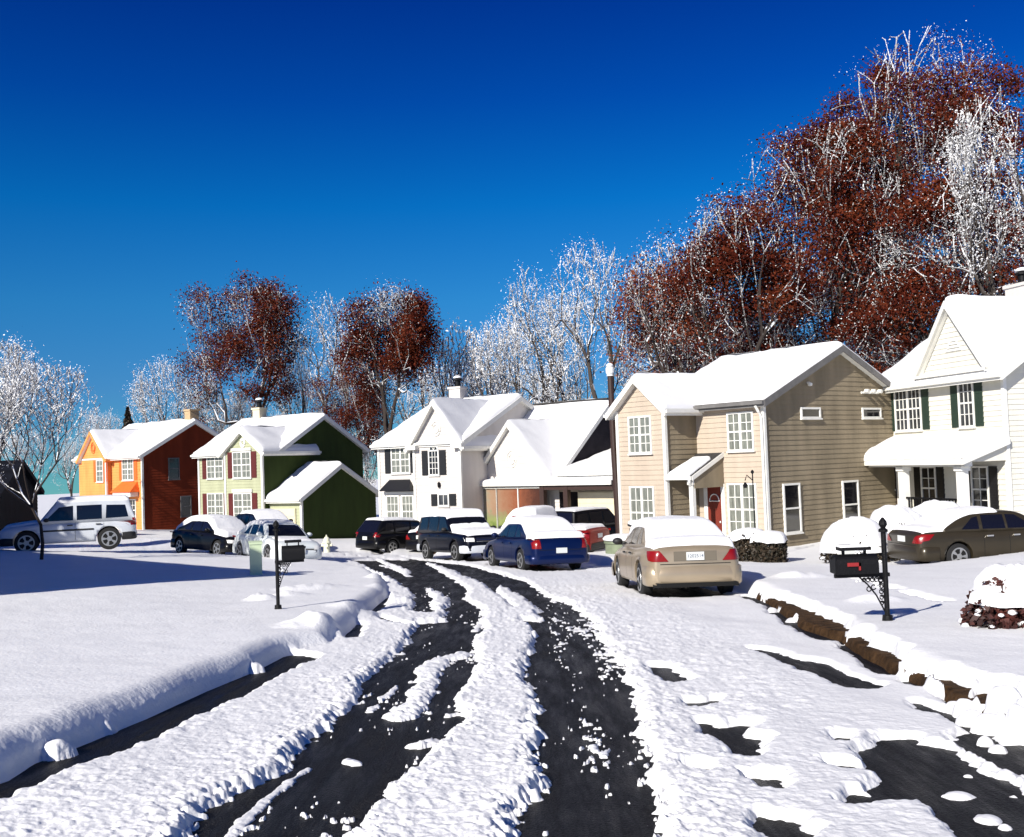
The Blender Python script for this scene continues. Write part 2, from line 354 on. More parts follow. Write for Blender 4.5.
def lawn_s(X, Y): return np.maximum(sdist(lawnL, X, Y), sdist(lawnR, X, Y))
def soil_s(X, Y): return np.maximum(sdist(lawnL, X, Y) - .09, sdist(lawnR, X, Y) + .05 + .06 * fbm(X * 2.5, Y * 2.5, 3, 88))
def soil_z(X, Y): return g(X, Y) - .25 + .35 * sstep(-.07, .07, soil_s(X, Y)) + .02 * fbm(X * 7, Y * 7, 3, 89)
def snow_z(X, Y):
    s = lawn_s(X, Y)
    s_n = s + .05 * fbm(X * .9, Y * .9, 2, 3) + .006 * fbm(X * 9, Y * 9, 2, 4)
    base = g(X, Y)
    lawn = .25 + .025 * fbm(X * .35, Y * .35, 3, 11) + .008 * fbm(X * 3, Y * 3, 3, 12)
    chunk = fbm(X * 8, Y * 8, 4, 21); fine = fbm(X * 16, Y * 16, 3, 22)
    rough_ = .25 + .75 * sstep(-.15, .35, fbm(X * .9 + 5, Y * .45, 3, 25)); chunk = chunk * rough_; fine = fine * (.4 + .6 * rough_)
    street = .060 + .022 * fbm(X * 1.3, Y * .55, 4, 20) + .013 * chunk + .010 * fine
    ts = np.full(X.shape, -1e9)
    for p in TRK_W: ts = np.maximum(ts, sdist(p, X, Y))
    right = sstep(2.2, 3.2, X + .0 * Y); street = street - right * (.010 * chunk + .008 * fine + .012) + right * .018 * fbm(X * 1.6, Y * 1.1, 3, 24)
    near = np.exp(-np.clip(-ts, 0, 9) / .45)
    street = street + near * (.010 + .032 * np.abs(fbm(X * 13, Y * 13, 4, 31)) + .018 * fine)
    t2 = ts + .10 * fbm(X * 2.4, Y * 2.4, 4, 41) + .07 * fbm(X * 14, Y * 14, 3, 42)
    cover = 1 - sstep(-.10, .06, t2)
    # slush and crumbs left in the ruts
    trk2 = (X > .25 + .012 * Y) * sstep(5.0, 7.5, Y)
    cr = fbm(X * 20, Y * 13, 4, 51); streak = fbm(X * 6 - Y * .3, Y * .55, 3, 52); streak2 = fbm(X * 2.2, Y * .8, 3, 53)
    slush = sstep(.40, .66, cr * .75 + .42 * streak + .25 * streak2 - .06 + (.12 + .22 * trk2) * np.exp(-np.clip(ts, 0, 9) / .25) + .14 * trk2)
    slush = slush * 1.0
    rut = -.03 + (.043 + .01 * cr) * slush * sstep(40, 20, Y)
    h = rut * (1 - cover) + street * cover
    for pl, r, hh in SPITS_W:
        d = pdist(pl, X, Y) + (.03 + .45 * r) * fbm(X * 6, Y * 6, 4, 91)
        h = np.maximum(h, (hh * .6 * (1 + .8 * fine)) * np.sqrt(np.clip(1 - (d / r) ** 2, 0, 1)) + np.where(d < r, .0, -.03))
    hs = np.full(X.shape, -1e9)
    for i_, p in enumerate(HOLES_W):
        hp = sdist(p, X, Y)
        if i_ in STREET_ONLY: hp = np.minimum(hp, -s_n - .02)
        hs = np.maximum(hs, hp)
    hs = hs + .03
    for pl, r in LINES_W: hs = np.maximum(hs, r - pdist(pl, X, Y))
    for p in CAR_FP:
        c_ = p.mean(0); m_ = (np.abs(X - c_[0]) < 3.5) & (np.abs(Y - c_[1]) < 3.5)
        if m_.any(): hs[m_] = np.maximum(hs[m_], sdist(p, X[m_], Y[m_]))
    hs = hs + .08 * fbm(X * 3.2, Y * 3.2, 5, 61) + .035 * fbm(X * 15, Y * 15, 3, 62)
    hole = sstep(-.10, .04, hs) * (1 - sstep(-.10, -.01, sdist(lawnL, X, Y)))
    h = h * (1 - hole) + (-.035) * hole
    soilr = soil_z(X, Y) - base
    L = sstep(-.06, .34, s_n)
    shoulder = np.sqrt(np.clip(1 - (1 - L) ** 2, 0, 1))
    out = base + h * (1 - shoulder) + (lawn * (1 - hole) + (soilr - .05) * hole) * shoulder
    out = np.where(hole < .5, np.maximum(out, base + soilr + .035), out)
    for x, y, r, hh, sx in LUMPS:
        m = (np.abs(X - x) < r * 1.5) & (np.abs(Y - y) < r * 1.5)
        if m.any():
            d = np.sqrt((X[m] - x) ** 2 + (Y[m] - y) ** 2) / r + .25 * fbm(X[m] * 4 / r * .3, Y[m] * 4 / r * .3, 3, 71)
            if r >= .3:
                d2 = np.clip(1 - (d / 1.25) ** 2, 0, 1) ** 2; out[m] += hh * .75 * d2 * (1 + .8 * fbm(X[m] * 3, Y[m] * 3, 3, 77)); continue
            out[m] = np.maximum(out[m], base[m] + np.maximum(soilr[m], 0) + hh * np.sqrt(np.clip(1 - d ** 2, 0, 1)) * 1.2 - .01)
    return out
def sz(x, y): return float(snow_z(np.array([x * 1.0]), np.array([y * 1.0]))[0])

def sheet(name, material, zf, th, rr, kind='structure', smooth=True):
    TH, RR = np.meshgrid(th, rr); X = RR * np.sin(TH); Y = RR * np.cos(TH); Z = zf(X, Y)
    nr, nt_ = X.shape; co = np.stack([X, Y, Z], -1).reshape(-1, 3).astype(np.float32)
    i = np.arange(nr - 1)[:, None] * nt_ + np.arange(nt_ - 1)[None, :]
    q = np.stack([i, i + 1, i + nt_ + 1, i + nt_], -1).reshape(-1, 4)[:, ::-1]
    me = bpy.data.meshes.new(name); me.vertices.add(len(co)); me.vertices.foreach_set('co', co.ravel())
    me.loops.add(q.size); me.loops.foreach_set('vertex_index', q.ravel().astype(np.int32))
    me.polygons.add(len(q)); me.polygons.foreach_set('loop_start', (np.arange(len(q)) * 4).astype(np.int32))
    me.update(calc_edges=True); me.materials.append(material)
    if smooth: me.polygons.foreach_set('use_smooth', np.ones(len(q), bool))
    o = bpy.data.objects.new(name, me); link(o); o['kind'] = kind
    return o
th_f = np.concatenate([np.linspace(-math.pi, -.62, 50)[:-1], np.linspace(-.62, .62, 1150), np.linspace(.62, math.pi, 50)[1:]])
th_c = np.concatenate([np.linspace(-math.pi, -.62, 40)[:-1], np.linspace(-.62, .62, 400), np.linspace(.62, math.pi, 40)[1:]])
r_f = [1.5]
while r_f[-1] < 420:
    r = r_f[-1]; r_f.append(r + max(.012, min(r * r / 2600. * (1.0 if r < 45 else 2), 12)))
r_f = np.array(r_f)
r_c = [1.5]
while r_c[-1] < 420:
    r = r_c[-1]; r_c.append(r + min(.04 + r * r / 900., 12))
r_c = np.array(r_c)
sheet('snow', MT['snow_ground'], snow_z, th_f, r_f)
sheet('road', MT['asphalt'], lambda X, Y: g(X, Y), th_c, r_c)
sheet('ground', MT['soil'], soil_z, th_c, r_c)
# ------------------------------------------------------------------ houses
Xa, Ya, Za = (1, 0, 0), (0, 1, 0), (0, 0, 1)
def window(par, O, A, N, s0, z0, w_, h_, sashes=1, mx=2, mz=2, frame='white', pane='glass', shutters=None, split=True, sill=True, arch=False):
    """O wall origin, A along wall, N outward; s0,z0 lower-left"""
    m = MB(); t = .07; P = lambda *a: m.pbox(O, A, Za, N, *a)
    s1, z1 = s0 + w_, z0 + h_
    P(s0 - t, s0, z0 - t, z1 + t, .0, .07); P(s1, s1 + t, z0 - t, z1 + t, .0, .07)
    P(s0, s1, z1, z1 + t, .0, .068); P(s0, s1, z0 - t, z0, .0, .075)
    if sill: P(s0 - t - .03, s1 + t + .03, z0 - t - .04, z0 - t + .01, .0, .11)
    sw = w_ / sashes
    for k in range(1, sashes): P(s0 + k * sw - .05, s0 + k * sw + .05, z0, z1, .0, .066)
    if split: P(s0, s1, z0 + h_ / 2 - .03, z0 + h_ / 2 + .03, .0, .06)
    for k in range(sashes):
        a0 = s0 + k * sw + (.05 if k else 0); a1 = s0 + (k + 1) * sw - (.05 if k < sashes - 1 else 0)
        for j in range(1, mx): x = a0 + (a1 - a0) * j / mx; P(x - .014, x + .014, z0, z1, .02, .052)
    rows = mz * (2 if split else 1)
    for j in range(1, rows):
        if split and j == mz: continue
        z = z0 + h_ * j / rows; P(s0, s1, z - .013, z + .013, .02, .050)
    if arch:
        c = s0 + w_ / 2; pts = [np.array(O) + np.array(A) * (c + w_ / 2 * math.cos(a)) + np.array(Za) * (z1 + t + w_ / 2 * math.sin(a)) + np.array(N) * .03 for a in np.linspace(0, math.pi, 11)]
        m.tube(pts, .045, 6)
        for a in (math.pi * .3, math.pi * .5, math.pi * .7):
            m.tube([np.array(O) + np.array(A) * c + np.array(Za) * (z1 + t) + np.array(N) * .035, np.array(O) + np.array(A) * (c + w_ / 2 * math.cos(a)) + np.array(Za) * (z1 + t + w_ / 2 * math.sin(a)) + np.array(N) * .035], .015, 4)
    fr = m.build('window', MT[frame], par)
    g_ = MB(); g_.pbox(O, A, Za, N, s0, s1, z0, z1, .024, .030)
    if arch:
        c = s0 + w_ / 2
        g_.prism([np.array(O) + np.array(A) * (c + w_ / 2 * math.cos(a)) + np.array(Za) * (z1 + t + w_ / 2 * math.sin(a)) + np.array(N) * .02 for a in np.linspace(0, math.pi, 11)], np.array(N) * .008)
    g_.build('pane', MT[pane], fr)
    if shutters:
        for a0 in (s0 - t - .42, s1 + t + .02):
            q = MB(); q.pbox(O, A, Za, N, a0, a0 + .40, z0 - .05, z1 + .05, .0, .045)
            for k in range(int(h_ / .09)):
                q.pbox(O, A, Za, N, a0 + .05, a0 + .35, z0 + .02 + k * .09, z0 + .07 + k * .09, .045, .06)
            q.build('shutter', MT[shutters], par)
    return fr

def gable_roof(par, x0, x1, y0, y1, ze, zr, axis, oh=.3, gab=.25, th=.2, T=.17, fascia='white', soffit='white', seed=0, snow=True, bare=None, in0=False, in1=False, snowname='snow_cover', sides=(0, 1), gutter=True, ridge=False):
    """rectangular gable roof over x0..x1,y0..y1. axis='x': ridge along x. ze eave (wall top), zr ridge above."""
    m = MB()
    if axis == 'x': a0, a1, b0, b1 = x0, x1, y0, y1; P = lambda a, b, z: (a, b, z)
    else: a0, a1, b0, b1 = y0, y1, x0, x1; P = lambda a, b, z: (b, a, z)
    bm_ = (b0 + b1) / 2; sl = (zr - ze) / ((b1 - b0) / 2)
    aa0 = a0 if in0 else a0 - gab; aa1 = a1 if in1 else a1 + gab
    out = []
    for k in sides:
        be = b0 - oh if k == 0 else b1 + oh
        zl = ze - oh * sl
        q = [P(aa0, be, zl), P(aa1, be, zl), P(aa1, bm_, zr), P(aa0, bm_, zr)]
        m.prism(q, (0, 0, th), 0)
        out.append(([P(aa0, be, zl + th), P(aa1, be, zl + th), P(aa1, bm_, zr + th), P(aa0, bm_, zr + th)], k))
    roof = m.build('roof', MT[soffit], par)
    if ridge:
        rq = MB(); rq.prism([P(aa0 + .3, bm_ - .16, zr + th + T * .75), P(aa1 - .1, bm_ - .16, zr + th + T * .75), P(aa1 - .1, bm_ + .16, zr + th + T * .75), P(aa0 + .3, bm_ + .16, zr + th + T * .75)], (0, 0, T * .42)); rq.build('ridge_cap', MT['shingle'], roof)
    f = MB()
    for k in sides:
        be = b0 - oh if k == 0 else b1 + oh; zl = ze - oh * sl; sg_ = -1 if k == 0 else 1
        # fascia + gutter
        lo = [P(aa0 - .02, be, zl - .03), P(aa1 + .02, be, zl - .03), P(aa1 + .02, be + sg_ * .03, zl - .03), P(aa0 - .02, be + sg_ * .03, zl - .03)]
        f.prism(lo, (0, 0, th + .05))
        if gutter:
            lo = [P(aa0 - .02, be + sg_ * .032, zl + .05), P(aa1 + .02, be + sg_ * .032, zl + .05), P(aa1 + .02, be + sg_ * .14, zl + .07), P(aa0 - .02, be + sg_ * .14, zl + .07)]
            f.prism(lo, (0, 0, .11))
        for a, s_ in ((aa0, -1), (aa1, 1)):
            if (in0 and s_ < 0) or (in1 and s_ > 0): continue
            q = [P(a, be, zl - .04), P(a, bm_, zr - .04), P(a, bm_, zr + th + .012), P(a, be, zl + th + .012)]
            f.prism(q, P(s_ * .035, 0, 0))
    f.build('fascia', MT[fascia], roof)
    if snow:
        sm = MB()
        for (q, k) in out:
            ne = ['v1']
            if in0: ne.append('u0')
            if in1: ne.append('u1')
            if bare and k in bare: continue
            q2 = [list(c) for c in q]
            be_i = 1 if axis == 'x' else 0
            snow_patch(sm, q2[0], q2[1], q2[2], q2[3], T, seed=seed + k * 7, noedge=tuple(ne), amp=.5)
        if sm.v: sm.build(snowname, MT['snow_roof'], par, smooth=True, fix=False)
    return roof

def trim(par, items, m='white'):
    for (x, y, z0, z1) in items: q = MB(); q.box(x - .065, x + .065, y - .065, y + .065, z0, z1); q.build('corner_trim', MT[m], par)
def chimney(par, x, y, z0, z1, wx, wy, m, cap=True):
    q = MB(); q.box(x - wx / 2, x + wx / 2, y - wy / 2, y + wy / 2, z0, z1); q.box(x - wx / 2 - .06, x + wx / 2 + .06, y - wy / 2 - .06, y + wy / 2 + .06, z1 - .12, z1)
    c = q.build('chimney', MT[m], par)
    if cap:
        q = MB(); q.lathe((x, y, z1), [(.16, 0), (.16, .35), (.26, .36), (.26, .42), (.1, .5)], 12); q.build('flue', MT['iron'], c)
        q = MB(); q.lathe((x, y, z1 + .5), [(.25, 0), (.24, .06), (.15, .12), (.02, .15)], 12); q.build('snow_cap', MT['snow'], c, smooth=True)
    return c
def downpipe(par, pts, m='white'):
    q = MB(); q.tube(pts, .05, 6); q.build('downpipe', MT[m], par)
def vent(par, O, A, N, s, z, r, kind='round', m='white'):
    q = MB(); C0 = np.array(O, float) + np.array(A) * s + np.array(Za) * z + np.array(N) * .03
    if kind == 'round':
        for rr in (r, r * .6):
            q.tube([C0 + np.array(A) * rr * .75 * math.cos(a) + np.array(Za) * rr * math.sin(a) for a in np.linspace(0, 2 * math.pi, 21)], .04, 6, cap=False)
    else:
        for k in range(4):
            ww = r * (1 - k / 4.5); q.pbox(O, A, Za, N, s - ww, s + ww, z + k * r * .28, z + k * r * .28 + r * .2, .0, .05)
    q.build('gable_vent', MT[m], par)

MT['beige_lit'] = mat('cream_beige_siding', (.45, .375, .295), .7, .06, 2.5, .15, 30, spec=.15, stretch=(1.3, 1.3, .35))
MT['tan'] = mat('weathered_tan_siding', (.225, .185, .125), .8, .2, 1.2, .2, 30, spec=.15, stretch=(1.3, 1.3, .35))  # beige darkened for the shaded side walls, with weather streaks
MT['white_siding'] = mat('off_white_siding', (.57, .535, .50), .7, .05, 2, .1, 30, spec=.15, stretch=(1.3, 1.3, .35))
MT['cream_siding'] = mat('pale_cream_siding', (.64, .62, .54), .7, .05, 2, .1, 30, spec=.15, stretch=(1.3, 1.3, .35))
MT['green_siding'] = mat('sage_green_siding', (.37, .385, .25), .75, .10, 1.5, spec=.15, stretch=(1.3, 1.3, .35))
MT['dark_green_siding'] = mat('olive_green_siding', (.035, .052, .012), .8, .15, 1.5, spec=.15, stretch=(1.3, 1.3, .35))  # sage siding again, with the side wall's shade put into the colour
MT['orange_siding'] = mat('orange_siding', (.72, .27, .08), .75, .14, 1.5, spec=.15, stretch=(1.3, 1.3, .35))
MT['red_siding'] = mat('rust_red_siding', (.19, .030, .010), .8, .22, 1.2, spec=.15, stretch=(1.3, 1.3, .35))  # orange siding darkened to carry the shade of the side wall
MT['maroon'] = mat('maroon_shutter', (.09, .008, .006), .6)
MT['shut_green'] = mat('dark_green_shutter', (.018, .036, .024), .6)
MT['orange_sh'] = mat('burnt_orange_paint', (.75, .13, .015), .6, .1, 4)
MT['grey_fascia'] = mat('weathered_grey_fascia', (.13, .125, .12), .8, .15, 4)
MT['brown'] = mat('dark_brown_paint', (.03, .012, .008), .6)
MT['navy_siding'] = mat('dark_slate_siding', (.028, .024, .028), .8, .2, 2, spec=.15)
MT['red_door'] = mat('brick_red_door', (.16, .022, .012), .5, .1, 3)
MT['brick'] = mat('tan_brick', (.42, .30, .17), .9, .25, 14, .3, 40)
MT['garage_door'] = mat('cream_garage_door', (.62, .55, .38), .6, .04, 3)
MT['foundation'] = mat('concrete', (.25, .24, .21), .9, .2, 4)
GZ = -1.2

def house(name, O, a_deg, label, cat='house', group=None):
    a = math.radians(a_deg)
    return empty(name, O, math.atan2(-math.cos(a), -math.sin(a)), label, cat, group)
HG = 'houses along the snowy street'

# ---- beige house (front right corner is the origin; x runs right along the front, y runs back)
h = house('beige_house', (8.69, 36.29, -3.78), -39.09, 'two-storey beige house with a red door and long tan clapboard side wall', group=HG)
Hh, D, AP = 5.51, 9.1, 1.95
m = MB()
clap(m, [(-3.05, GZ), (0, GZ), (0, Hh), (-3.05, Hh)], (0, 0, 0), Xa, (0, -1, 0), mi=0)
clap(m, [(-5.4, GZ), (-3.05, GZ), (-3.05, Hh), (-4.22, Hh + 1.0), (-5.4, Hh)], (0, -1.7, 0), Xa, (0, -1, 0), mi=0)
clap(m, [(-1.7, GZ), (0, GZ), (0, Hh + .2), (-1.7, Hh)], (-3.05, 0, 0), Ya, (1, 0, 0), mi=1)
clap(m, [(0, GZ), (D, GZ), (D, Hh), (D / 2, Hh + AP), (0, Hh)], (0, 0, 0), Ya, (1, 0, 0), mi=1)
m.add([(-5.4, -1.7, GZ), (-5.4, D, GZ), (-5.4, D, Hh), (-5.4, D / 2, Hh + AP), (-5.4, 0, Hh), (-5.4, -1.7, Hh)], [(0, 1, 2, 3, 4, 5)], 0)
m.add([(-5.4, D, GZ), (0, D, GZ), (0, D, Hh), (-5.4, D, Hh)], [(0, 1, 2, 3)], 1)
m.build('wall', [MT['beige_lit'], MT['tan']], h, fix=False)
gable_roof(h, -5.4, 0, 0, D, Hh, Hh + AP, 'x', fascia='grey_fascia', seed=1, gab=.28)
gable_roof(h, -5.4, -3.05, -1.7, 3.2, Hh, Hh + 1.02, 'y', seed=4, in1=True, gab=.3, oh=.3)
trim(h, [(.0, -.0, GZ, Hh), (-3.05, -1.7, GZ, Hh), (-5.4, -1.7, GZ, Hh)])
downpipe(h, [(-.05, -.36, Hh - .1), (-.02, -.25, Hh - .3), (.0, -.13, Hh - .5), (.0, -.13, -.2)])
window(h, (0, 0, 0), Xa, (0, -1, 0), -1.50, 3.93, 1.02, 1.25, 2, 2, 2, pane='curtain')
window(h, (0, 0, 0), Xa, (0, -1, 0), -1.62, .95, 1.15, 1.72, 2, 2, 2, pane='curtain')
window(h, (0, -1.7, 0), Xa, (0, -1, 0), -4.75, 3.97, 1.02, 1.25, 2, 2, 2, pane='curtain')
window(h, (0, -1.7, 0), Xa, (0, -1, 0), -4.82, .85, 1.1, 1.8, 2, 2, 2, pane='curtain')
for (y, z, w_, hh, kw) in ((2.17, 5.02, 1.05, .27, dict(split=False, mx=1, mz=1)), (6.05, 5.02, 1.15, .27, dict(split=False, mx=1, mz=1)), (.92, .98, .84, 1.62, dict(mx=1, mz=1)), (4.5, .9, .9, 1.66, dict(mx=1, mz=1))):
    window(h, (0, 0, 0), Ya, (1, 0, 0), y, z, w_, hh, pane='glass_dark', **kw)
# flood lamps on the side wall
q = MB(); q.lathe((.12, 2.62, 6.2), [(.02, -.08), (.08, -.06), (.09, .02), (.02, .06)], 10); q.box(0, .1, 2.58, 2.66, 6.2, 6.28); q.build('wall_lamp', MT['white'], h)
q = MB(); q.box(.0, .06, 6.0, 7.2, 5.9, 5.98)
for y in (6.15, 6.6, 7.05): q.tube([(.05, y, 5.94), (.12, y, 6.0), (.26, y, 5.98)], [.03, .075, .08], 8)
q.build('flood_lamp', MT['white'], h)
q = MB(); q.box(.02, .12, 5.6, 5.9, -.1, .45); q.tube([(.06, 5.75, .45), (.06, 5.75, 1.2)], .03, 6); q.lathe((.15, 5.75, .2), [(.0, -.1), (.1, -.08), (.1, .08), (.0, .1)], 12); q.build('electric_meter', MT['grey_fascia'], h)
q = MB(); q.tube([(.02, 4.0, .05), (.16, 4.0, .05), (.16, 4.0, -.4)], .035, 6); q.tube([(.02, 4.35, -.05), (.12, 4.35, -.05), (.12, 4.35, -.4)], .03, 6); q.build('drain_pipe', MT['white'], h)
# door + entry roof
q = MB(); q.box(-2.78, -2.62, -.06, 0, .45, 2.62); q.box(-1.98, -1.82, -.06, 0, .45, 2.62); q.box(-2.78, -1.82, -.058, 0, 2.62, 2.72); dfr = q.build('door_frame', MT['white'], h)
q = MB(); q.box(-2.62, -1.98, -.035, 0, .45, 2.62)
for (x0, x1, z0, z1) in ((-2.55, -2.34, .6, 1.1), (-2.26, -2.05, .6, 1.1), (-2.55, -2.34, 1.2, 1.85), (-2.26, -2.05, 1.2, 1.85)): q.box(x0, x1, -.045, -.035, z0, z1)
door = q.build('door', MT['red_door'], h)
q = MB(); q.tube([(-2.3 + .22 * math.cos(t), -.05, 2.1 + .25 * math.sin(t)) for t in np.linspace(0, math.pi, 10)], .02, 5); q.tube([(-2.52, -.05, 2.1), (-2.08, -.05, 2.1)], .02, 5); q.build('fanlight', MT['white'], door)
q = MB(); q.lathe((-2.05, -.07, 1.35), [(.01, -.04), (.035, 0), (.01, .04)], 8); q.build('handle', MT['white'], door)
q = MB(); q.prism([(-3.05, -1.75, 2.95), (-1.85, -1.75, 2.95), (-1.85, 0, 3.75), (-3.05, 0, 3.75)], (0, 0, .1)); pr = q.build('entry_roof', MT['shingle'], h)
q = MB(); q.prism([(-1.83, -1.75, 2.9), (-1.83, 0, 3.7), (-1.83, 0, 3.86), (-1.83, -1.75, 3.06)], (.04, 0, 0)); q.box(-3.04, -1.8, -1.86, -1.752, 2.93, 3.06)
q.tube([(-1.86, -1.85, 3.0), (-1.9, -1.8, 2.85), (-2.0, -1.66, 2.7)], .05, 6); q.build('fascia', MT['white'], pr)
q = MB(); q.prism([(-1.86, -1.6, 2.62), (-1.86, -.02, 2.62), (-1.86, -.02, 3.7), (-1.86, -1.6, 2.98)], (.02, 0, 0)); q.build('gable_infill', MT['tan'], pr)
q = MB(); snow_patch(q, (-2.95, -1.8, 3.07), (-1.95, -1.8, 3.07), (-2.0, -.5, 3.66), (-2.8, -.5, 3.66), .14, step=.1, edge=.2, seed=8); q.build('snow_cover', MT['snow_roof'], pr, smooth=True, fix=False)
q = MB(); q.box(-2.06, -1.9, -1.66, -1.5, .2, 2.95); q.box(-2.1, -1.86, -1.7, -1.46, 2.75, 2.93); q.box(-2.1, -1.86, -1.7, -1.46, .2, .35); q.build('porch_post', MT['white'], h)
q = MB(); q.box(-3.04, -1.7, -1.9, -.01, -.6, .42); q.build('step', MT['foundation'], h)

# ---- white house
h = house('white_house', (-2.5, 52.25, -4.33), -58.06, 'two-storey off-white house with black shutters, an arched window and a chimney', group=HG)
Hh, D, AP = 5.39, 10.7, 2.25
m = MB()
clap(m, [(-5.34, GZ), (0, GZ), (0, Hh), (-5.34, Hh)], (0, 0, 0), Xa, (0, -1, 0))
clap(m, [(-2.84, GZ), (0, GZ), (0, Hh), (-1.42, Hh + 1.95), (-2.84, Hh)], (0, -.25, 0), Xa, (0, -1, 0))
clap(m, [(-.25, GZ), (D, GZ), (D, Hh), (D / 2, Hh + AP), (-.25, Hh)], (0, 0, 0), Ya, (1, 0, 0))
m.add([(-5.34, 0, GZ), (-5.34, D, GZ), (-5.34, D, Hh), (-5.34, D / 2, Hh + AP), (-5.34, 0, Hh)], [(0, 1, 2, 3, 4)])
m.add([(-5.34, D, GZ), (0, D, GZ), (0, D, Hh), (-5.34, D, Hh)], [(0, 1, 2, 3)])
m.add([(-2.84, -.25, GZ), (-2.84, 0, GZ), (-2.84, 0, Hh), (-2.84, -.25, Hh)], [(0, 1, 2, 3)])
m.build('wall', [MT['white_siding']], h, fix=False)
gable_roof(h, -5.34, 0, 0, D, Hh, Hh + AP, 'x', seed=11)
gable_roof(h, -2.84, 0, -.25, 4.8, Hh, Hh + 1.95, 'y', seed=14, in1=True, gab=.3)
trim(h, [(0, -.25, GZ, Hh), (-2.84, -.25, GZ, Hh), (-5.34, 0, GZ, Hh)])
for x in (-2.84, 0):
    q = MB(); q.box(x - .32, x + .32, -.6, -.24, Hh - .28, Hh - .05); q.build('eave_return', MT['white'], h)
N_ = (0, -1, 0)
window(h, (0, 0, 0), Xa, N_, -4.45, 4.0, 1.1, 1.3, 2, 2, 2, shutters='black', pane='curtain')
window(h, (0, -.25, 0), Xa, N_, -1.86, 3.85, .52, 1.15, 1, 3, 4, shutters='black', pane='glass_dark', split=False, arch=True)
window(h, (0, -.0, 0), Xa, N_, -4.85, 1.2, .7, 1.55, 1, 3, 2, pane='curtain')
window(h, (0, -.0, 0), Xa, N_, -3.85, 1.2, .65, 1.55, 1, 3, 2, pane='curtain')
q = MB(); q.box(-5.0, -3.05, -.12, 0, 2.85, 3.0); q.build('window_head', MT['white'], h)
window(h, (0, -.25, 0), Xa, N_, -1.35, 2.3, .55, .5, 1, 2, 1, pane='glass', split=False, shutters='black')
q = MB(); q.add([(-5.05, -.5, 3.05), (-3.0, -.5, 3.05), (-3.35, -.02, 3.62), (-4.7, -.02, 3.62), (-5.05, -.02, 3.05), (-3.0, -.02, 3.05)], [(0, 1, 2, 3), (1, 5, 2), (0, 3, 4), (0, 4, 5, 1)]); q.build('awning', MT['black'], h)
vent(h, (0, -.25, 0), Xa, N_, -1.42, Hh + .75, .36)
q = MB(); q.lathe((-1.3, -.33, 3.3), [(.02, -.15), (.07, -.1), (.08, .1), (.02, .16)], 8); q.build('wall_lamp', MT['iron'], h)
chimney(h, -3.9, D / 2, Hh + AP - .5, Hh + AP + 1.0, .75, .7, 'white_siding')
# roof snow stain of the wing valley is left to the light

# ---- middle single-storey house with garage
h = house('gabled_house', (2.18, 51.38, -4.1), -48.28, 'low off-white house with steep snowy roof, oval gable vent and dark end wall', group=HG)
Hh, D, AP = 3.3, 8.6, 3.55
m = MB()
clap(m, [(-5.2, GZ), (0, GZ), (0, Hh), (-5.2, Hh)], (0, 0, 0), Xa, N_, mi=0)
clap(m, [(-5.15, Hh - .2), (-.3, Hh - .2), (-2.72, Hh + 2.62)], (0, -.35, 0), Xa, N_, mi=0)
clap(m, [(0, GZ), (D, GZ), (D, Hh), (D / 2, Hh + AP), (0, Hh)], (0, 0, 0), Ya, (1, 0, 0), mi=1)
m.add([(-5.2, 0, GZ), (-5.2, D, GZ), (-5.2, D, Hh), (-5.2, D / 2, Hh + AP), (-5.2, 0, Hh)], [(0, 1, 2, 3, 4)], 0)
m.add([(-5.2, D, GZ), (0, D, GZ), (0, D, Hh), (-5.2, D, Hh)], [(0, 1, 2, 3)], 0)
m.build('wall', [MT['white_siding'], MT['navy_siding']], h, fix=False)
gable_roof(h, -5.2, 0, 0, D, Hh, Hh + AP, 'x', seed=21, gab=.15, oh=.2, ridge=True)
gable_roof(h, -5.15, -.3, -.35, 3.4, Hh - .05, Hh + 2.6, 'y', seed=24, in1=True, gab=.28, oh=.18)
vent(h, (0, -.35, 0), Xa, N_, -2.72, Hh + .95, .42)
# long front shed roof over porch and garage
q = MB(); q.prism([(-6.1, -.95, Hh - .30), (3.9, -.95, Hh - .30), (3.9, -.1, Hh - .22), (-6.1, -.1, Hh - .22)], (0, 0, .10)); pr = q.build('porch_roof', MT['shingle'], h)
q = MB(); q.box(-6.1, 3.9, -1.06, -.952, Hh - .40, Hh - .20); q.build('fascia', MT['white'], pr)
q = MB(); snow_patch(q, (-6.1, -1.04, Hh - .19), (3.9, -1.04, Hh - .19), (3.9, -.3, Hh - .12), (-6.1, -.3, Hh - .12), .10, seed=26, noedge=('v1',)); q.build('snow_cover', MT['snow_roof'], pr, smooth=True, fix=False)
# garage block to the right
m = MB(); gx = 5.0
clap(m, [(0.02, Hh - .75), (gx, Hh - .75), (gx, Hh), (0.02, Hh)], (0, 0, 0), Xa, N_, mi=0)
m.add([(gx, 0, GZ), (gx, 9, GZ), (gx, 9, Hh), (gx, 4.5, Hh + 1.05), (gx, 0, Hh)], [(0, 1, 2, 3, 4)], 0)
m.build('garage_wall', [MT['beige_lit']], h, fix=False)
gable_roof(h, .05, gx, 0, 9, Hh, Hh + 1.05, 'x', seed=28, gab=.1, oh=.2)
q = MB(); q.box(1.2, 3.4, -.08, -.02, -.3, 2.55)
for z in (.2, .8, 1.4, 2.0): q.box(1.22, 3.38, -.1, -.08, z, z + .5)
q.build('garage_door', MT['garage_door'], h)
for x in (-.35, 1.12): q = MB(); q.box(x - .13, x + .13, -.94, -.68, -1.0, Hh - .31); q.build('porch_post', MT['brown'], h)
q = MB(); q.box(-.35, 3.9, -.92, -.70, Hh - .62, Hh - .31); q.build('beam', MT['brown'], h)
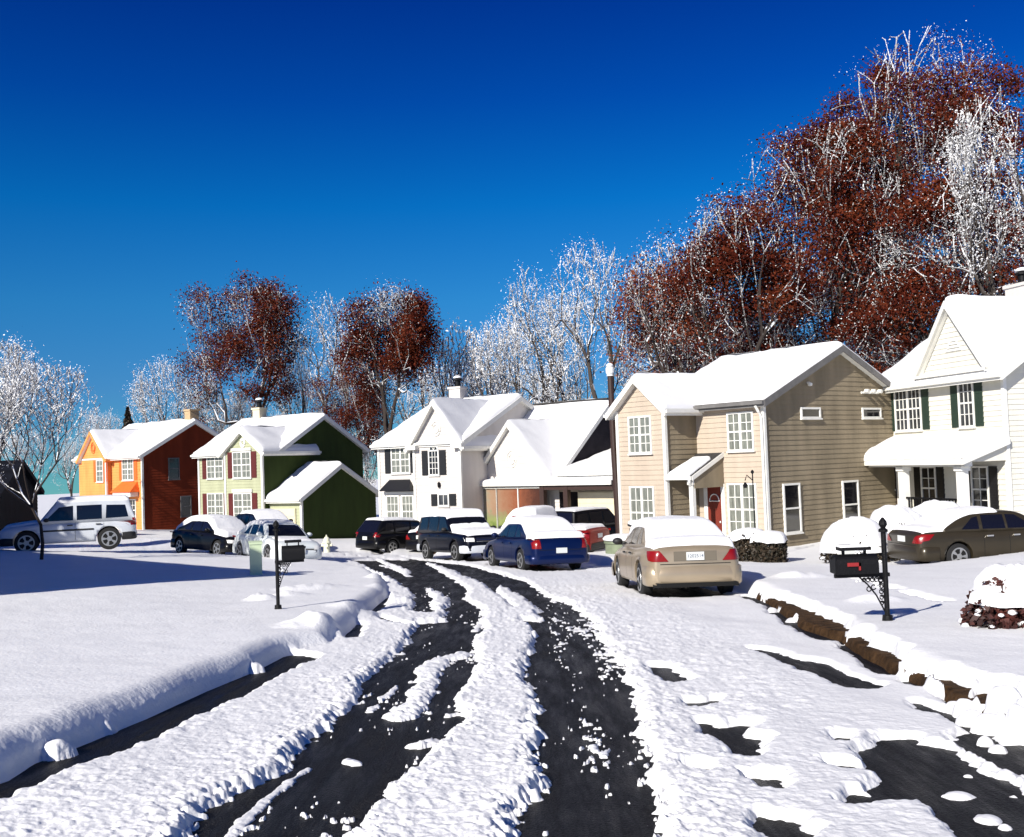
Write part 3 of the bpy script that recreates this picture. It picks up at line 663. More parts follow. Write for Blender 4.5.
# glazed porch, the street's reflection painted into its glass colour
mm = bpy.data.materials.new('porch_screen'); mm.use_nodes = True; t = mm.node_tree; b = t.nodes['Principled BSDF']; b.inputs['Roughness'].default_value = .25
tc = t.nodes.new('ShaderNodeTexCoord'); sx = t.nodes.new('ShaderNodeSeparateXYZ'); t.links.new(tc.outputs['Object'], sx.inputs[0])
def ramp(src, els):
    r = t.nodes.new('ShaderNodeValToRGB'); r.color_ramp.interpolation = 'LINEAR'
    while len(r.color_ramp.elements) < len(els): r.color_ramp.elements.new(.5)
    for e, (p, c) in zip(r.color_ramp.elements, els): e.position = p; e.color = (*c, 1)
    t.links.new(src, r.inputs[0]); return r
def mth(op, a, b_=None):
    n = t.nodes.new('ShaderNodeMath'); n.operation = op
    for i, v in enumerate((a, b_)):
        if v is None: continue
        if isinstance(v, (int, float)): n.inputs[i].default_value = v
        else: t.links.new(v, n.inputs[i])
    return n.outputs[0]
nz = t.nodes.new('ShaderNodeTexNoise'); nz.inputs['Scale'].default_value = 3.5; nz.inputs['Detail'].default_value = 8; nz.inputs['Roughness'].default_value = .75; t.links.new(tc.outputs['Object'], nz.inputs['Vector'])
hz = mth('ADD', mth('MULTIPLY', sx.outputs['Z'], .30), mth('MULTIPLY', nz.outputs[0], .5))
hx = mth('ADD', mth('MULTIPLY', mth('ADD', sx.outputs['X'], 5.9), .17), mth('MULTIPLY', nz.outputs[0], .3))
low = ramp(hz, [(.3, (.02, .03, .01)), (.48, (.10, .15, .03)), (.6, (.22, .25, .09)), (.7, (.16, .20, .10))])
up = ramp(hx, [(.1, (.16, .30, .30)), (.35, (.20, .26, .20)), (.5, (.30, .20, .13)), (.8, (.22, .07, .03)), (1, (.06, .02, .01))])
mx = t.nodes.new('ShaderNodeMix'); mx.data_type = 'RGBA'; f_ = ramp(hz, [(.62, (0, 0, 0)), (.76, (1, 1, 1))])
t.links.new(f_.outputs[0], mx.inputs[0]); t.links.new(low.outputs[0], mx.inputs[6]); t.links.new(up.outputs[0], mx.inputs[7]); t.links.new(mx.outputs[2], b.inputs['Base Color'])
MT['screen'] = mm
q = MB(); q.box(-5.9, -.5, -.80, -.77, -.8, Hh - .42); q.build('porch_glazing', MT['screen'], h)
q = MB()
for x in (-5.95, -4.9): q.box(x - .06, x + .06, -.92, -.81, -1, Hh - .40)
q.box(-5.9, -.5, -.90, -.81, -1, -.1); q.box(-5.9, -.5, -.89, -.81, Hh - .53, Hh - .42)
for x in (-3.4, -1.95): q.box(x - .025, x + .025, -.87, -.81, -.1, Hh - .53); q.build('porch_frame', MT['white'], h)

# ---- green house
h = house('green_house', (-13.43, 60.34, -4.4), -57.14, 'sage green two-storey house with maroon shutters and low attached garage', group=HG)
Hh, D, AP = 5.49, 7.2, 1.95
m = MB()
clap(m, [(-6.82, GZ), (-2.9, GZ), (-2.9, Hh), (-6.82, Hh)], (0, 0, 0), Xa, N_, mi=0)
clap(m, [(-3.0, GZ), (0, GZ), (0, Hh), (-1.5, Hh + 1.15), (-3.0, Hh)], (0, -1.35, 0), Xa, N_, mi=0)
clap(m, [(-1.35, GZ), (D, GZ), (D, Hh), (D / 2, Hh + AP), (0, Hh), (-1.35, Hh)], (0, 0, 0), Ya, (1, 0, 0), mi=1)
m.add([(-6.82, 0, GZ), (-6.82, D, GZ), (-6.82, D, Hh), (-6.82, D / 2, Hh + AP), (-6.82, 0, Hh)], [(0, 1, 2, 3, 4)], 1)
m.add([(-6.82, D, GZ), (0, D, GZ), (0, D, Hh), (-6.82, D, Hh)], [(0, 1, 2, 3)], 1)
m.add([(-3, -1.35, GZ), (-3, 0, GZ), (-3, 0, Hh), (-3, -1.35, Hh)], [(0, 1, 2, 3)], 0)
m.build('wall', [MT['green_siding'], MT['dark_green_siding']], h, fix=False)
gable_roof(h, -6.82, 0, 0, D, Hh, Hh + AP, 'x', seed=31)
gable_roof(h, -3.0, 0, -1.35, 3.0, Hh, Hh + 1.15, 'y', seed=34, in1=True)
trim(h, [(0, -1.35, GZ, Hh), (-3.0, -1.35, GZ, Hh), (-6.82, 0, GZ, Hh)])
window(h, (0, 0, 0), Xa, N_, -6.02, 4.08, 1.3, 1.38, 2, 2, 2, shutters='maroon', pane='curtain')
window(h, (0, 0, 0), Xa, N_, -6.05, 1.62, 1.3, 1.48, 2, 2, 2, shutters='maroon', pane='curtain')
window(h, (0, -1.35, 0), Xa, N_, -2.28, 4.08, 1.36, 1.4, 2, 2, 2, shutters='maroon', pane='curtain')
window(h, (0, -1.35, 0), Xa, N_, -2.28, 1.66, 1.36, 1.46, 2, 2, 2, shutters='maroon', pane='curtain')
for z0_, z1_ in ((Hh + .1, Hh + .25), (3.22, 3.4)): q = MB(); q.box(-2.4, -.8, -1.46, -1.35, z0_, z1_); q.build('window_head', MT['white'], h)
vent(h, (0, -1.35, 0), Xa, N_, -1.5, Hh + .55, .25)
chimney(h, -5.4, D / 2 + .1, Hh + AP - .4, Hh + AP + .95, .6, .6, 'garage_door')
m = MB()
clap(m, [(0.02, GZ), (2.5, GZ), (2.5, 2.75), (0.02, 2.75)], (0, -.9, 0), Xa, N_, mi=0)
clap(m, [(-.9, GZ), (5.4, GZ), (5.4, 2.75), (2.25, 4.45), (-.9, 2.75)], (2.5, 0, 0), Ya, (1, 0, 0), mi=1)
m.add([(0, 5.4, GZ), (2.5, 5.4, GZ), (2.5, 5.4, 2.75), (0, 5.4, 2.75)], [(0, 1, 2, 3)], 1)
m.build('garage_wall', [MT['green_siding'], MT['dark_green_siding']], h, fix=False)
gable_roof(h, .03, 2.5, -.9, 5.4, 2.75, 4.45, 'x', seed=37, in0=True, gab=.2)
trim(h, [(2.5, -.9, GZ, 2.7)])
q = MB(); q.box(.25, 2.1, -.99, -.93, .2, 2.25)
for z in (.3, .8, 1.3, 1.8): q.box(.3, 2.05, -1.01, -.99, z, z + .4)
q.build('garage_door', MT['garage_door'], h)

# ---- orange house
h = house('orange_house', (-24.77, 70.08, -4.31), -49.33, 'bright orange two-storey house with a rust-red side wall behind the young snowy tree', group=HG)
Hh, D, AP = 5.59, 7.9, 2.2
m = MB()
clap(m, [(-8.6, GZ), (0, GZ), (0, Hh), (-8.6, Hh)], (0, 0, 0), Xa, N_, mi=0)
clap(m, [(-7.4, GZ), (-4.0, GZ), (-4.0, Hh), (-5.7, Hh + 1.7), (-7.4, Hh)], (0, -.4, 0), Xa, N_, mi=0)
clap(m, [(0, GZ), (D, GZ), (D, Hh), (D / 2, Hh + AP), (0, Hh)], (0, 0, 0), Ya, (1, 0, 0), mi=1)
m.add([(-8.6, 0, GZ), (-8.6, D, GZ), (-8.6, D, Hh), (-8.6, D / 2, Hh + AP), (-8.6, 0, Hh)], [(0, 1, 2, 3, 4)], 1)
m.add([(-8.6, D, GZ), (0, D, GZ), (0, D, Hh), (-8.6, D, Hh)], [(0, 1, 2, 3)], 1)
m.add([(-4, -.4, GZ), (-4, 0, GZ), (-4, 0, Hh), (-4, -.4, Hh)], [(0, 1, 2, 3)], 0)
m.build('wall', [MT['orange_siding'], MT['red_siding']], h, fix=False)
gable_roof(h, -8.6, 0, 0, D, Hh, Hh + AP, 'x', seed=41)
gable_roof(h, -7.4, -4.0, -.4, 3.2, Hh, Hh + 1.7, 'y', seed=44, in1=True, fascia='orange_siding')
trim(h, [(0, 0, GZ, Hh), (-4, -.4, GZ, Hh)])
window(h, (0, 0, 0), Xa, N_, -2.45, 4.05, 1.35, 1.4, 2, 2, 2, shutters='orange_sh', pane='curtain')
window(h, (0, -.4, 0), Xa, N_, -5.2, 4.0, .8, 1.4, 1, 2, 2, shutters='orange_sh', pane='curtain')
window(h, (0, 0, 0), Xa, N_, -1.6, 1.3, .7, 1.35, 1, 2, 2, pane='glass')
q = MB(); q.add([(-2.95, -.75, 3.2), (-.35, -.75, 3.2), (-.6, -.02, 3.9), (-2.6, -.02, 3.9), (-2.95, -.02, 3.2), (-.35, -.02, 3.2)], [(0, 1, 2, 3), (1, 5, 2), (0, 3, 4), (0, 4, 5, 1)]); q.build('awning', MT['orange_sh'], h)
q = MB(); q.box(-2.8, -.5, -.7, -.03, -.6, .6); q.box(-2.8, -.5, -.62, -.03, 2.9, 3.19); q.box(-2.8, -1.7, -.6, -.03, .6, 2.9); q.build('bay', MT['white'], h)
window(h, (0, 0, 0), Ya, (1, 0, 0), 1.98, 4.0, .7, 1.35, 1, 1, 1, frame='grey_fascia', pane='glass_dark')
window(h, (0, 0, 0), Ya, (1, 0, 0), 2.85, 1.42, .7, 1.3, 1, 1, 1, frame='grey_fascia', pane='glass_dark')
vent(h, (0, -.4, 0), Xa, N_, -5.7, Hh + .75, .38, m='orange_sh')
chimney(h, -.42, 4.1, 6.5, Hh + AP + 1.0, .7, .7, 'brick', cap=False)

# ---- cream house at the right
h = house('cream_house', (16.62, 35.39, -3.05), -14.89, 'pale cream house with green shutters, steep pediment and white-columned porch', group=HG)
Hh, D, AP = 5.49, 8.4, 2.75
m = MB()
clap(m, [(-7.06, GZ), (0, GZ), (0, Hh), (-7.06, Hh)], (0, 0, 0), Xa, N_)
clap(m, [(-4.05, Hh + .2), (-.45, Hh + .2), (-2.25, Hh + 2.5)], (0, -.12, 0), Xa, N_)
clap(m, [(0, GZ), (D, GZ), (D, Hh), (D / 2, Hh + AP), (0, Hh)], (0, 0, 0), Ya, (1, 0, 0))
m.add([(-7.06, 0, GZ), (-7.06, D, GZ), (-7.06, D, Hh), (-7.06, D / 2, Hh + AP), (-7.06, 0, Hh)], [(0, 1, 2, 3, 4)])
m.add([(-7.06, D, GZ), (0, D, GZ), (0, D, Hh), (-7.06, D, Hh)], [(0, 1, 2, 3)])
m.build('wall', [MT['cream_siding']], h, fix=False)
gable_roof(h, -7.06, 0, 0, D, Hh, Hh + AP, 'x', seed=51, gab=.4, oh=.4, ridge=True)
gable_roof(h, -4.05, -.45, -.12, 4.0, Hh + .25, Hh + 2.55, 'y', seed=54, in1=True, gab=.3, oh=.12, gutter=False)
q = MB(); q.box(-4.2, -.3, -.44, -.14, Hh + .1, Hh + .2); q.build('pediment_base', MT['white'], h)
vent(h, (0, -.12, 0), Xa, N_, -2.25, Hh + .95, .42, 'tri')
trim(h, [(0, 0, GZ, Hh), (-7.06, 0, GZ, Hh)])
window(h, (0, 0, 0), Xa, N_, -5.95, 3.75, 1.5, 1.55, 2, 3, 2, shutters='shut_green', pane='glass')
window(h, (0, 0, 0), Xa, N_, -2.2, 3.75, .68, 1.6, 1, 3, 2, shutters='shut_green', pane='glass')
# porch
q = MB(); q.box(-7.4, .1, -1.75, -.03, -.9, .42); q.build('porch_floor', MT['white'], h)
q = MB(); q.prism([(-7.5, -1.85, 2.55), (.15, -1.85, 2.55), (.15, -.02, 3.15), (-7.5, -.02, 3.15)], (0, 0, .1)); pr = q.build('porch_roof', MT['shingle'], h)
q = MB(); q.box(-7.5, .15, -1.96, -1.852, 2.42, 2.66); q.prism([(.15, -1.9, 2.42), (.15, -.02, 3.05), (.15, -.02, 3.26), (.15, -1.9, 2.66)], (.05, 0, 0)); q.prism([(-7.55, -1.9, 2.42), (-7.55, -.02, 3.05), (-7.55, -.02, 3.26), (-7.55, -1.9, 2.66)], (.05, 0, 0))
q.box(-7.4, .0, -1.7, -1.4, 2.35, 2.56); q.build('fascia', MT['white'], pr)
q = MB(); q.prism([(.0, -1.5, 2.5), (.0, -.03, 2.5), (.0, -.03, 3.1), (.0, -1.5, 2.62)], (.02, 0, 0)); q.build('gable_infill', MT['cream_siding'], pr)
q = MB(); snow_patch(q, (-7.55, -1.98, 2.67), (.2, -1.98, 2.67), (.2, -.03, 3.28), (-7.55, -.03, 3.28), .22, step=.15, seed=56, edge=.4, noedge=('v1',)); q.build('snow_cover', MT['snow_roof'], pr, smooth=True, fix=False)
for x in (-6.75, -3.55, -.35):
    q = MB(); q.box(x - .14, x + .14, -1.68, -1.4, .42, 2.36); q.box(x - .19, x + .19, -1.73, -1.35, .42, .62); q.box(x - .19, x + .19, -1.73, -1.35, 2.2, 2.352); q.build('column', MT['white'], h)
q = MB()
for x0, x1 in ((-3.4, -.5),):
    q.box(x0, x1, -1.6, -1.5, 1.2, 1.26); 
    for x in np.arange(x0 + .1, x1, .16): q.box(x - .02, x + .02, -1.57, -1.53, .42, 1.2)
q.build('railing', MT['iron'], h)
q = MB(); snow_patch(q, (-7.3, -1.7, .43), (0, -1.7, .43), (0, -.6, .43), (-7.3, -.6, .43), .12, step=.2, seed=57); q.build('porch_snow', MT['snow_roof'], h, smooth=True, fix=False)
q = MB(); q.box(-6.9, -6.1, -.05, 0, .43, 2.4); door = q.build('door', MT['brown'], h)
q = MB(); q.box(-6.98, -6.9, -.08, 0, .43, 2.48); q.box(-6.1, -6.02, -.08, 0, .43, 2.48); q.box(-6.9, -6.1, -.08, 0, 2.4, 2.48); q.build('frame', MT['white'], door)
q = MB(); q.lathe((-6.2, -.09, 1.4), [(.01, -.04), (.035, 0), (.01, .04)], 8); q.build('handle', MT['white'], door)
window(h, (0, 0, 0), Xa, N_, -4.55, .75, .75, 1.5, 1, 2, 2, shutters='black', pane='glass_dark')
window(h, (0, 0, 0), Xa, N_, -1.75, .75, .75, 1.5, 1, 2, 2, shutters='black', pane='glass_dark')
chimney(h, -3.9, D / 2 + .2, Hh + AP - .5, Hh + AP + .95, 1.1, .7, 'white_siding')
downpipe(h, [(-7.3, -1.9, 2.5), (-7.2, -1.85, 2.3), (-6.95, -1.6, 2.1)])

# ---- shaded house at far left behind the silver vehicle
MT['charcoal'] = mat('charcoal_siding', (.007, .008, .012), .8, .3, 2, spec=.1)  # near-black so that walls and roof look shaded; shade is in the colour
h = house('dark_house', (-24.6, 50.0, -3.3), -100, 'dark shaded low house behind the silver sport utility vehicle at the left edge', group=HG)
m = MB(); Hh, D, AP = 2.6, 7, 1.5
clap(m, [(-9, GZ), (0, GZ), (0, Hh), (-9, Hh)], (0, 0, 0), Xa, N_)
clap(m, [(0, GZ), (D, GZ), (D, Hh), (D / 2, Hh + AP), (0, Hh)], (0, 0, 0), Ya, (1, 0, 0))
m.add([(-9, 0, GZ), (-9, D, GZ), (-9, D, Hh), (-9, D / 2, Hh + AP), (-9, 0, Hh)], [(0, 1, 2, 3, 4)])
m.add([(-9, D, GZ), (0, D, GZ), (0, D, Hh), (-9, D, Hh)], [(0, 1, 2, 3)])
m.build('wall', [MT['charcoal']], h, fix=False)
gable_roof(h, -9, 0, 0, D, Hh, Hh + AP, 'x', seed=61, fascia='charcoal', soffit='charcoal', snow=False)
window(h, (0, 0, 0), Xa, N_, -6, 1, 1.2, 1.3, 2, 2, 2, frame='brown', pane='glass_dark')
# ---- neighbour whose shadow lies across the left lawn (just out of frame)
h = house('neighbour_house', (-17.0, 13.0, -2.3), -52, 'white neighbouring house left of the photograph whose shadow crosses the lawn', group=HG)
NEIGH = h
m = MB(); Hh, D, AP = 5.2, 8, 2.2
for poly, O_, A_, n_ in (([(-17, GZ), (0, GZ), (0, Hh), (-17, Hh)], (0, 0, 0), Xa, N_), ([(0, GZ), (D, GZ), (D, Hh), (D / 2, Hh + AP), (0, Hh)], (0, 0, 0), Ya, (1, 0, 0))): clap(m, poly, O_, A_, n_)
m.add([(-17, 0, GZ), (-17, D, GZ), (-17, D, Hh), (-17, D / 2, Hh + AP), (-17, 0, Hh)], [(0, 1, 2, 3, 4)])
m.add([(-17, D, GZ), (0, D, GZ), (0, D, Hh), (-17, D, Hh)], [(0, 1, 2, 3)])
m.build('wall', [MT['white_siding']], h, fix=False)
gable_roof(h, -17, 0, 0, D, Hh, Hh + AP, 'x', seed=65)
window(h, (0, 0, 0), Xa, N_, -6, 3.6, 1.2, 1.3, 2, 2, 2, shutters='black'); window(h, (0, 0, 0), Ya, (1, 0, 0), 3.5, 3.6, .9, 1.3, 1, 2, 2)
# ------------------------------------------------------------------ cars
def paint(name, col, rough=.32, metal=.3): return mat(name, col, rough, .10, 1.5, metal=metal, coat=.12, spec=.3)
MT['gold'] = paint('gold_beige_paint', (.36, .29, .20), .3, .45)
MT['blue'] = paint('deep_blue_paint', (.002, .009, .055))
MT['navy'] = paint('blue_black_paint', (.003, .004, .010))
MT['blackp'] = paint('black_paint_gloss', (.005, .005, .006))
MT['brownp'] = paint('dark_olive_brown_paint', (.04, .032, .02))
MT['redp'] = paint('dark_red_paint', (.20, .008, .006))
MT['silver'] = paint('silver_paint', (.62, .65, .68), .35, .15)
MT['whitep'] = paint('white_car_paint', (.62, .66, .66), .3, 0)
MT['recess'] = mat('plate_recess', (.13, .11, .08), .5)
MT['tyre'] = mat('tyre_rubber', (.008, .008, .008), .8)
MT['rim'] = mat('wheel_rim', (.45, .45, .44), .35, metal=.8)
MT['red_lens'] = mat('red_tail_lamp', (.20, .005, .005), .25, spec=.5)
MT['clear_lens'] = mat('clear_lamp', (.75, .75, .72), .12, spec=.8)
MT['amber'] = mat('amber_lamp', (.7, .25, .03), .15)
MT['plate'] = mat('licence_plate', (.6, .62, .6), .4)
MT['plate_ink'] = mat('plate_lettering', (.04, .06, .12), .5)
MT['chrome'] = mat('chrome', (.6, .6, .6), .15, metal=1)
MT['plastic'] = mat('dark_plastic', (.012, .012, .013), .6)
MT['gap'] = mat('panel_gap', (.002, .002, .002), .9)

def pl(x, pts):
    xs = [p[0] for p in pts]; ys = [p[1] for p in pts]; return float(np.interp(x, xs, ys))
def smooth_pl(pts, n=60):
    """densify + smooth a polyline profile"""
    xs = np.linspace(pts[0][0], pts[-1][0], n); ys = np.interp(xs, [p[0] for p in pts], [p[1] for p in pts])
    for _ in range(2): ys[1:-1] = (ys[:-2] + 2 * ys[1:-1] + ys[2:]) / 4
    return xs, ys

def make_car(name, label, cat, loc, heading, spec, paint_, group):
    """x forward, y left; origin on the ground under the middle"""
    L, Wd = spec['L'], spec['W']; R = spec.get('R', .33); zb = spec.get('zb', .22); wb = spec['axles']
    root = empty(name, loc, -heading + math.pi / 2, label, cat, group)
    hx, hz = smooth_pl(spec['hood'], 70)          # body top line from tail (x=-L/2) to nose
    def ztop(x): return float(np.interp(x, hx, hz))
    def wid(x):
        e = abs(2 * x / L); return Wd / 2 * (1 - .02 * e ** 2 - .10 * e ** 10)
    xs = np.unique(np.concatenate([[-L / 2, -L / 2 + .015, -L / 2 + .04, -L / 2 + .08, -L / 2 + .14], np.linspace(-L / 2 + .22, L / 2 - .22, 44), [L / 2 - .14, L / 2 - .08, L / 2 - .04, L / 2 - .015, L / 2]]))
    mb = MB(); rings = []
    for x in xs:
        d = L / 2 - abs(x); e = min(d / .22, 1); k = math.sqrt(max(0, 1 - (1 - e) ** 2)); sh = (1 - k)
        zt = ztop(x) - sh * .07; z0 = zb + sh * .06; w_ = wid(x) - sh * .09; H_ = zt - z0
        half = [(0, z0), (w_ * .8, z0), (w_ * .95, z0 + .03), (w_ * .985, z0 + H_ * .15), (w_ * 1.0, z0 + H_ * .38), (w_ * 1.0, z0 + H_ * .58), (w_ * .985, z0 + H_ * .74),
                (w_ * .955, z0 + H_ * .87), (w_ * .90, z0 + H_ * .95), (w_ * .80, z0 + H_ * .99), (w_ * .5, zt + .012), (0, zt + .02)]
        ring = [(x, y, z) for y, z in half] + [(x, -y, z) for y, z in half[-2:0:-1]]
        rings.append(ring)
    n = len(rings[0]); vs = [p for r in rings for p in r]; fs = []
    for i in range(len(rings) - 1):
        for j in range(n): fs.append((i * n + j, i * n + (j + 1) % n, (i + 1) * n + (j + 1) % n, (i + 1) * n + j))
    fs.append(tuple(range(n - 1, -1, -1))); fs.append(tuple((len(rings) - 1) * n + j for j in range(n)))
    mb.add(vs, fs)
    body = mb.build('body', MT[paint_], root, smooth=True)
    # wheel wells
    cut = MB()
    for ax in wb:
        cut.tube([(ax, -Wd, R + .0), (ax, Wd, R + .0)], R + .055, 28)
    co = cut.build('cutter', MT['gap']); 
    md = body.modifiers.new('b', 'BOOLEAN'); md.object = co; md.operation = 'DIFFERENCE'; md.solver = 'EXACT'
    co.parent = root
    bpy.context.view_layer.update()
    dg = bpy.context.evaluated_depsgraph_get(); me = bpy.data.meshes.new_from_object(body.evaluated_get(dg)); body.modifiers.clear(); body.data = me
    bpy.data.objects.remove(co)
    # cabin
    G = spec['cab']; zr = spec['H']
    x_rb, x_rt, x_ft, x_fb = G; wr = spec.get('wr', .70) * Wd / 2; wbk = spec.get('wk', .90) * Wd / 2
    def cab_ring(x):
        if x <= x_rt: f = (x - x_rb) / (x_rt - x_rb + 1e-6)
        elif x >= x_ft: f = (x_fb - x) / (x_fb - x_ft + 1e-6)
        else: f = 1
        f = max(0, min(1, f)); fz = math.sin(f * math.pi / 2) ** (.9 if spec.get('round', 1) else .4) if spec.get('round', 1) else f
        b = ztop(x) - .05; crown = .035 * (1 - (2 * (x - (x_rt + x_ft) / 2) / (x_ft - x_rt + 1e-6)) ** 2) if x_rt < x < x_ft else 0
        zt = b + .05 + (zr - ztop(x) - .035) * fz + crown
        H_ = zt - b; wt = wbk + (wr - wbk) * (H_ / (zr - b))
        return [(0, b), (wbk, b), (wbk + (wt - wbk) * .5, b + H_ * .5), (wt + .01, b + H_ * .86), (wt - .04, b + H_ * .96), (wt - .16, zt), (0, zt + .015)]
    cx = np.unique(np.concatenate([np.linspace(x_rb, x_rt, 14), np.linspace(x_rt, x_ft, 14), np.linspace(x_ft, x_fb, 14)]))
    cb = MB(); rg = []
    for x in cx:
        hf = cab_ring(x); rg.append([(x, y, z) for y, z in hf] + [(x, -y, z) for y, z in hf[-2:0:-1]])
    n = len(rg[0]); vs = [p for r in rg for p in r]; fs = []
    for i in range(len(rg) - 1):
        for j in range(n): fs.append((i * n + j, i * n + (j + 1) % n, (i + 1) * n + (j + 1) % n, (i + 1) * n + j))
    fs.append(tuple(range(n - 1, -1, -1))); fs.append(tuple((len(rg) - 1) * n + j for j in range(n)))
    cb.add(vs, fs); cabin = cb.build('cabin', MT[paint_], root, smooth=True)
    # BVH of both, for trim that hugs the surface
    av, af = [], []
    for o in (body, cabin):
        b0 = len(av); av += [v.co.copy() for v in o.data.vertices]; af += [tuple(b0 + i for i in p.vertices) for p in o.data.polygons]
    bvh = BVHTree.FromPolygons(av, af)
    def hug(quad, way, off=.006, nu=10, nv=6, mb=None, th=0.0):
        """bilinear patch thrown on the surface. way 'L','R','B','F','T'"""
        own = mb is None; mb = mb or MB(); vs = []
        q = [np.array(p, float) for p in quad]
        for j in range(nv + 1):
            for i in range(nu + 1):
                u, v = i / nu, j / nv
                p = q[0] * (1 - u) * (1 - v) + q[1] * u * (1 - v) + q[2] * u * v + q[3] * (1 - u) * v
                if way in 'LR':
                    s_ = 1 if way == 'L' else -1; o_ = Vector((p[0], s_ * 3, p[1])); d_ = Vector((0, -s_, 0))
                elif way in 'BF':
                    s_ = -1 if way == 'B' else 1; o_ = Vector((s_ * 5, p[0], p[1])); d_ = Vector((-s_, 0, 0))
                else: o_ = Vector((p[0], p[1], 4)); d_ = Vector((0, 0, -1))
                h_, nn, _, _ = bvh.ray_cast(o_, d_)
                if h_ is None: h_ = o_ + d_ * (3 - Wd / 2 * .9 if way in 'LR' else (5 - L / 2 + .05)); nn = -d_
                if nn.dot(d_) > 0: nn = -nn
                vs.append(h_ - d_ * off)
        m_ = nu + 1; fs = [(j * m_ + i, j * m_ + i + 1, (j + 1) * m_ + i + 1, (j + 1) * m_ + i) for j in range(nv) for i in range(nu)]
        mb.add(vs, fs); return mb
    LR = ('L', 'R')
    # glass
    for q in spec['side_glass']:
        for s_ in LR: hug(q, s_, .005, 10, 8).build('side_window', MT['glass_dark'], cabin, smooth=True)
    if spec.get('rear_glass', True):
        zg0, zg1 = ztop(x_rb) + .05, zr - .09
        hug([(-wbk * .86, zg0), (wbk * .86, zg0), (wr * .86, zg1), (-wr * .86, zg1)], 'B', .007, 14, 10).build('rear_window', MT['glass_dark'], cabin, smooth=True)
    zg0, zg1 = ztop(x_fb) + .05, zr - .08
    hug([(-wbk * .88, zg0), (wbk * .88, zg0), (wr * .88, zg1), (-wr * .88, zg1)], 'F', .007, 14, 10).build('windscreen', MT['glass_dark'], cabin, smooth=True)
    # doors: seams, handles, side moulding
    sm = MB()
    for x in spec['seams']:
        for s_ in LR: hug([(x - .006, zb + .1), (x + .006, zb + .1), (x + .006, ztop(x) - .06), (x - .006, ztop(x) - .06)], s_, .003, 1, 12, sm)
    if 'trunk_seam' in spec:
        zt_ = spec['trunk_seam']; yy = Wd * .36
        for a, b in (((-yy, zt_), (yy, zt_)),):
            hug([(a[0], zt_ - .007), (b[0], zt_ - .007), (b[0], zt_ + .007), (a[0], zt_ + .007)], 'B', .004, 14, 1, sm)
    tag(sm.build('panel_seams', MT['gap'], body), kind='stuff')
    for x in spec['handles']:
        for s_ in LR:
            sg_ = 1 if s_ == 'L' else -1; z = ztop(x) - .13; y = wid(x) * .985
            q = MB(); q.box(x - .09, x + .09, min(sg_ * y, sg_ * (y + .03)), max(sg_ * y, sg_ * (y + .03)), z - .018, z + .018); q.build('door_handle', MT[spec.get('handle_mat', paint_)], body)
    if spec.get('moulding'):
        z = spec['moulding']
        for s_ in LR: hug([(wb[0] + R + .12, z - .03), (wb[1] - R - .12, z - .03), (wb[1] - R - .12, z + .03), (wb[0] + R + .12, z + .03)], s_, .014, 20, 1).build('side_moulding', MT['plastic'], body)
    # mirrors
    xm = spec['mirror_x']
    for sg_ in (1, -1):
        q = MB(); y = wbk + .02; zc = ztop(xm) + .09
        vs = [(xm + dx * .1, sg_ * (y + .12 + dy * .11), zc + dz * .075) for dx, dy, dz in [(math.cos(a) * math.cos(b), math.sin(a) * math.cos(b), math.sin(b)) for b in np.linspace(-1.5, 1.5, 7) for a in np.linspace(0, 2 * math.pi, 13)[:-1]]]
        fs = [(j * 12 + i, j * 12 + (i + 1) % 12, (j + 1) * 12 + (i + 1) % 12, (j + 1) * 12 + i) for j in range(6) for i in range(12)]
        q.add(vs, fs); q.box(xm - .03, xm + .03, min(sg_ * (y - .12), sg_ * (y + .06)), max(sg_ * (y - .12), sg_ * (y + .06)), zc - .07, zc - .02)
        q.build('wing_mirror', MT[spec.get('mirror_mat', paint_)], root, smooth=True)
    # bumpers follow the plan outline
    def bumper(end, z0, z1, m_, off=.03, wrap=.5):
        q = MB(); s_ = -1 if end == 'B' else 1; path = []
        for t in np.linspace(-1, 1, 25):
            a = t * math.pi / 2; ca, sa = abs(math.cos(a)) ** .35, math.copysign(abs(math.sin(a)) ** .55, a)
            path.append((s_ * (L / 2 - wrap + (wrap + off) * ca), (Wd / 2 * .985 + off * .5) * sa))
        prof = [(-.04, z0), (0, z0 + .03), (.012, (z0 + z1) / 2), (0, z1 - .03), (-.05, z1)]
        vs = []
        for (x, y) in path:
            nrm = np.array([x - s_ * (L / 2 - wrap - .3), y * .8]); nrm /= np.linalg.norm(nrm)
            for o_, z in prof: vs.append((x + nrm[0] * o_, y + nrm[1] * o_, z))
        k = len(prof); fs = [(i * k + j, i * k + j + 1, (i + 1) * k + j + 1, (i + 1) * k + j) for i in range(len(path) - 1) for j in range(k - 1)]
        q.add(vs, fs); return q.build('bumper', MT[m_], root, smooth=True)
    bm_ = spec.get('bumper_mat', paint_)
    rb = bumper('B', zb + .02, spec.get('rb_z', .62), bm_); fbp = bumper('F', zb + .0, spec.get('fb_z', .55), bm_)
    # lamps
    for (y0, y1, y2, y3, z0, z1) in spec['tail']:
        for sg_ in (1, -1): hug([(sg_ * y0, z0), (sg_ * y1, z0), (sg_ * y2, z1), (sg_ * y3, z1)], 'B', .012, 8, 6).build('tail_lamp', MT['red_lens'], body, smooth=True)
    if 'tail_side' in spec:
        z0, z1, x1 = spec['tail_side']
        for s_ in LR: hug([(-L / 2 + .06, z0), (-L / 2 + x1 * .6, z0 + .03), (-L / 2 + x1, z1), (-L / 2 + .06, z1)], s_, .010, 6, 6).build('tail_lamp', MT['red_lens'], body, smooth=True)
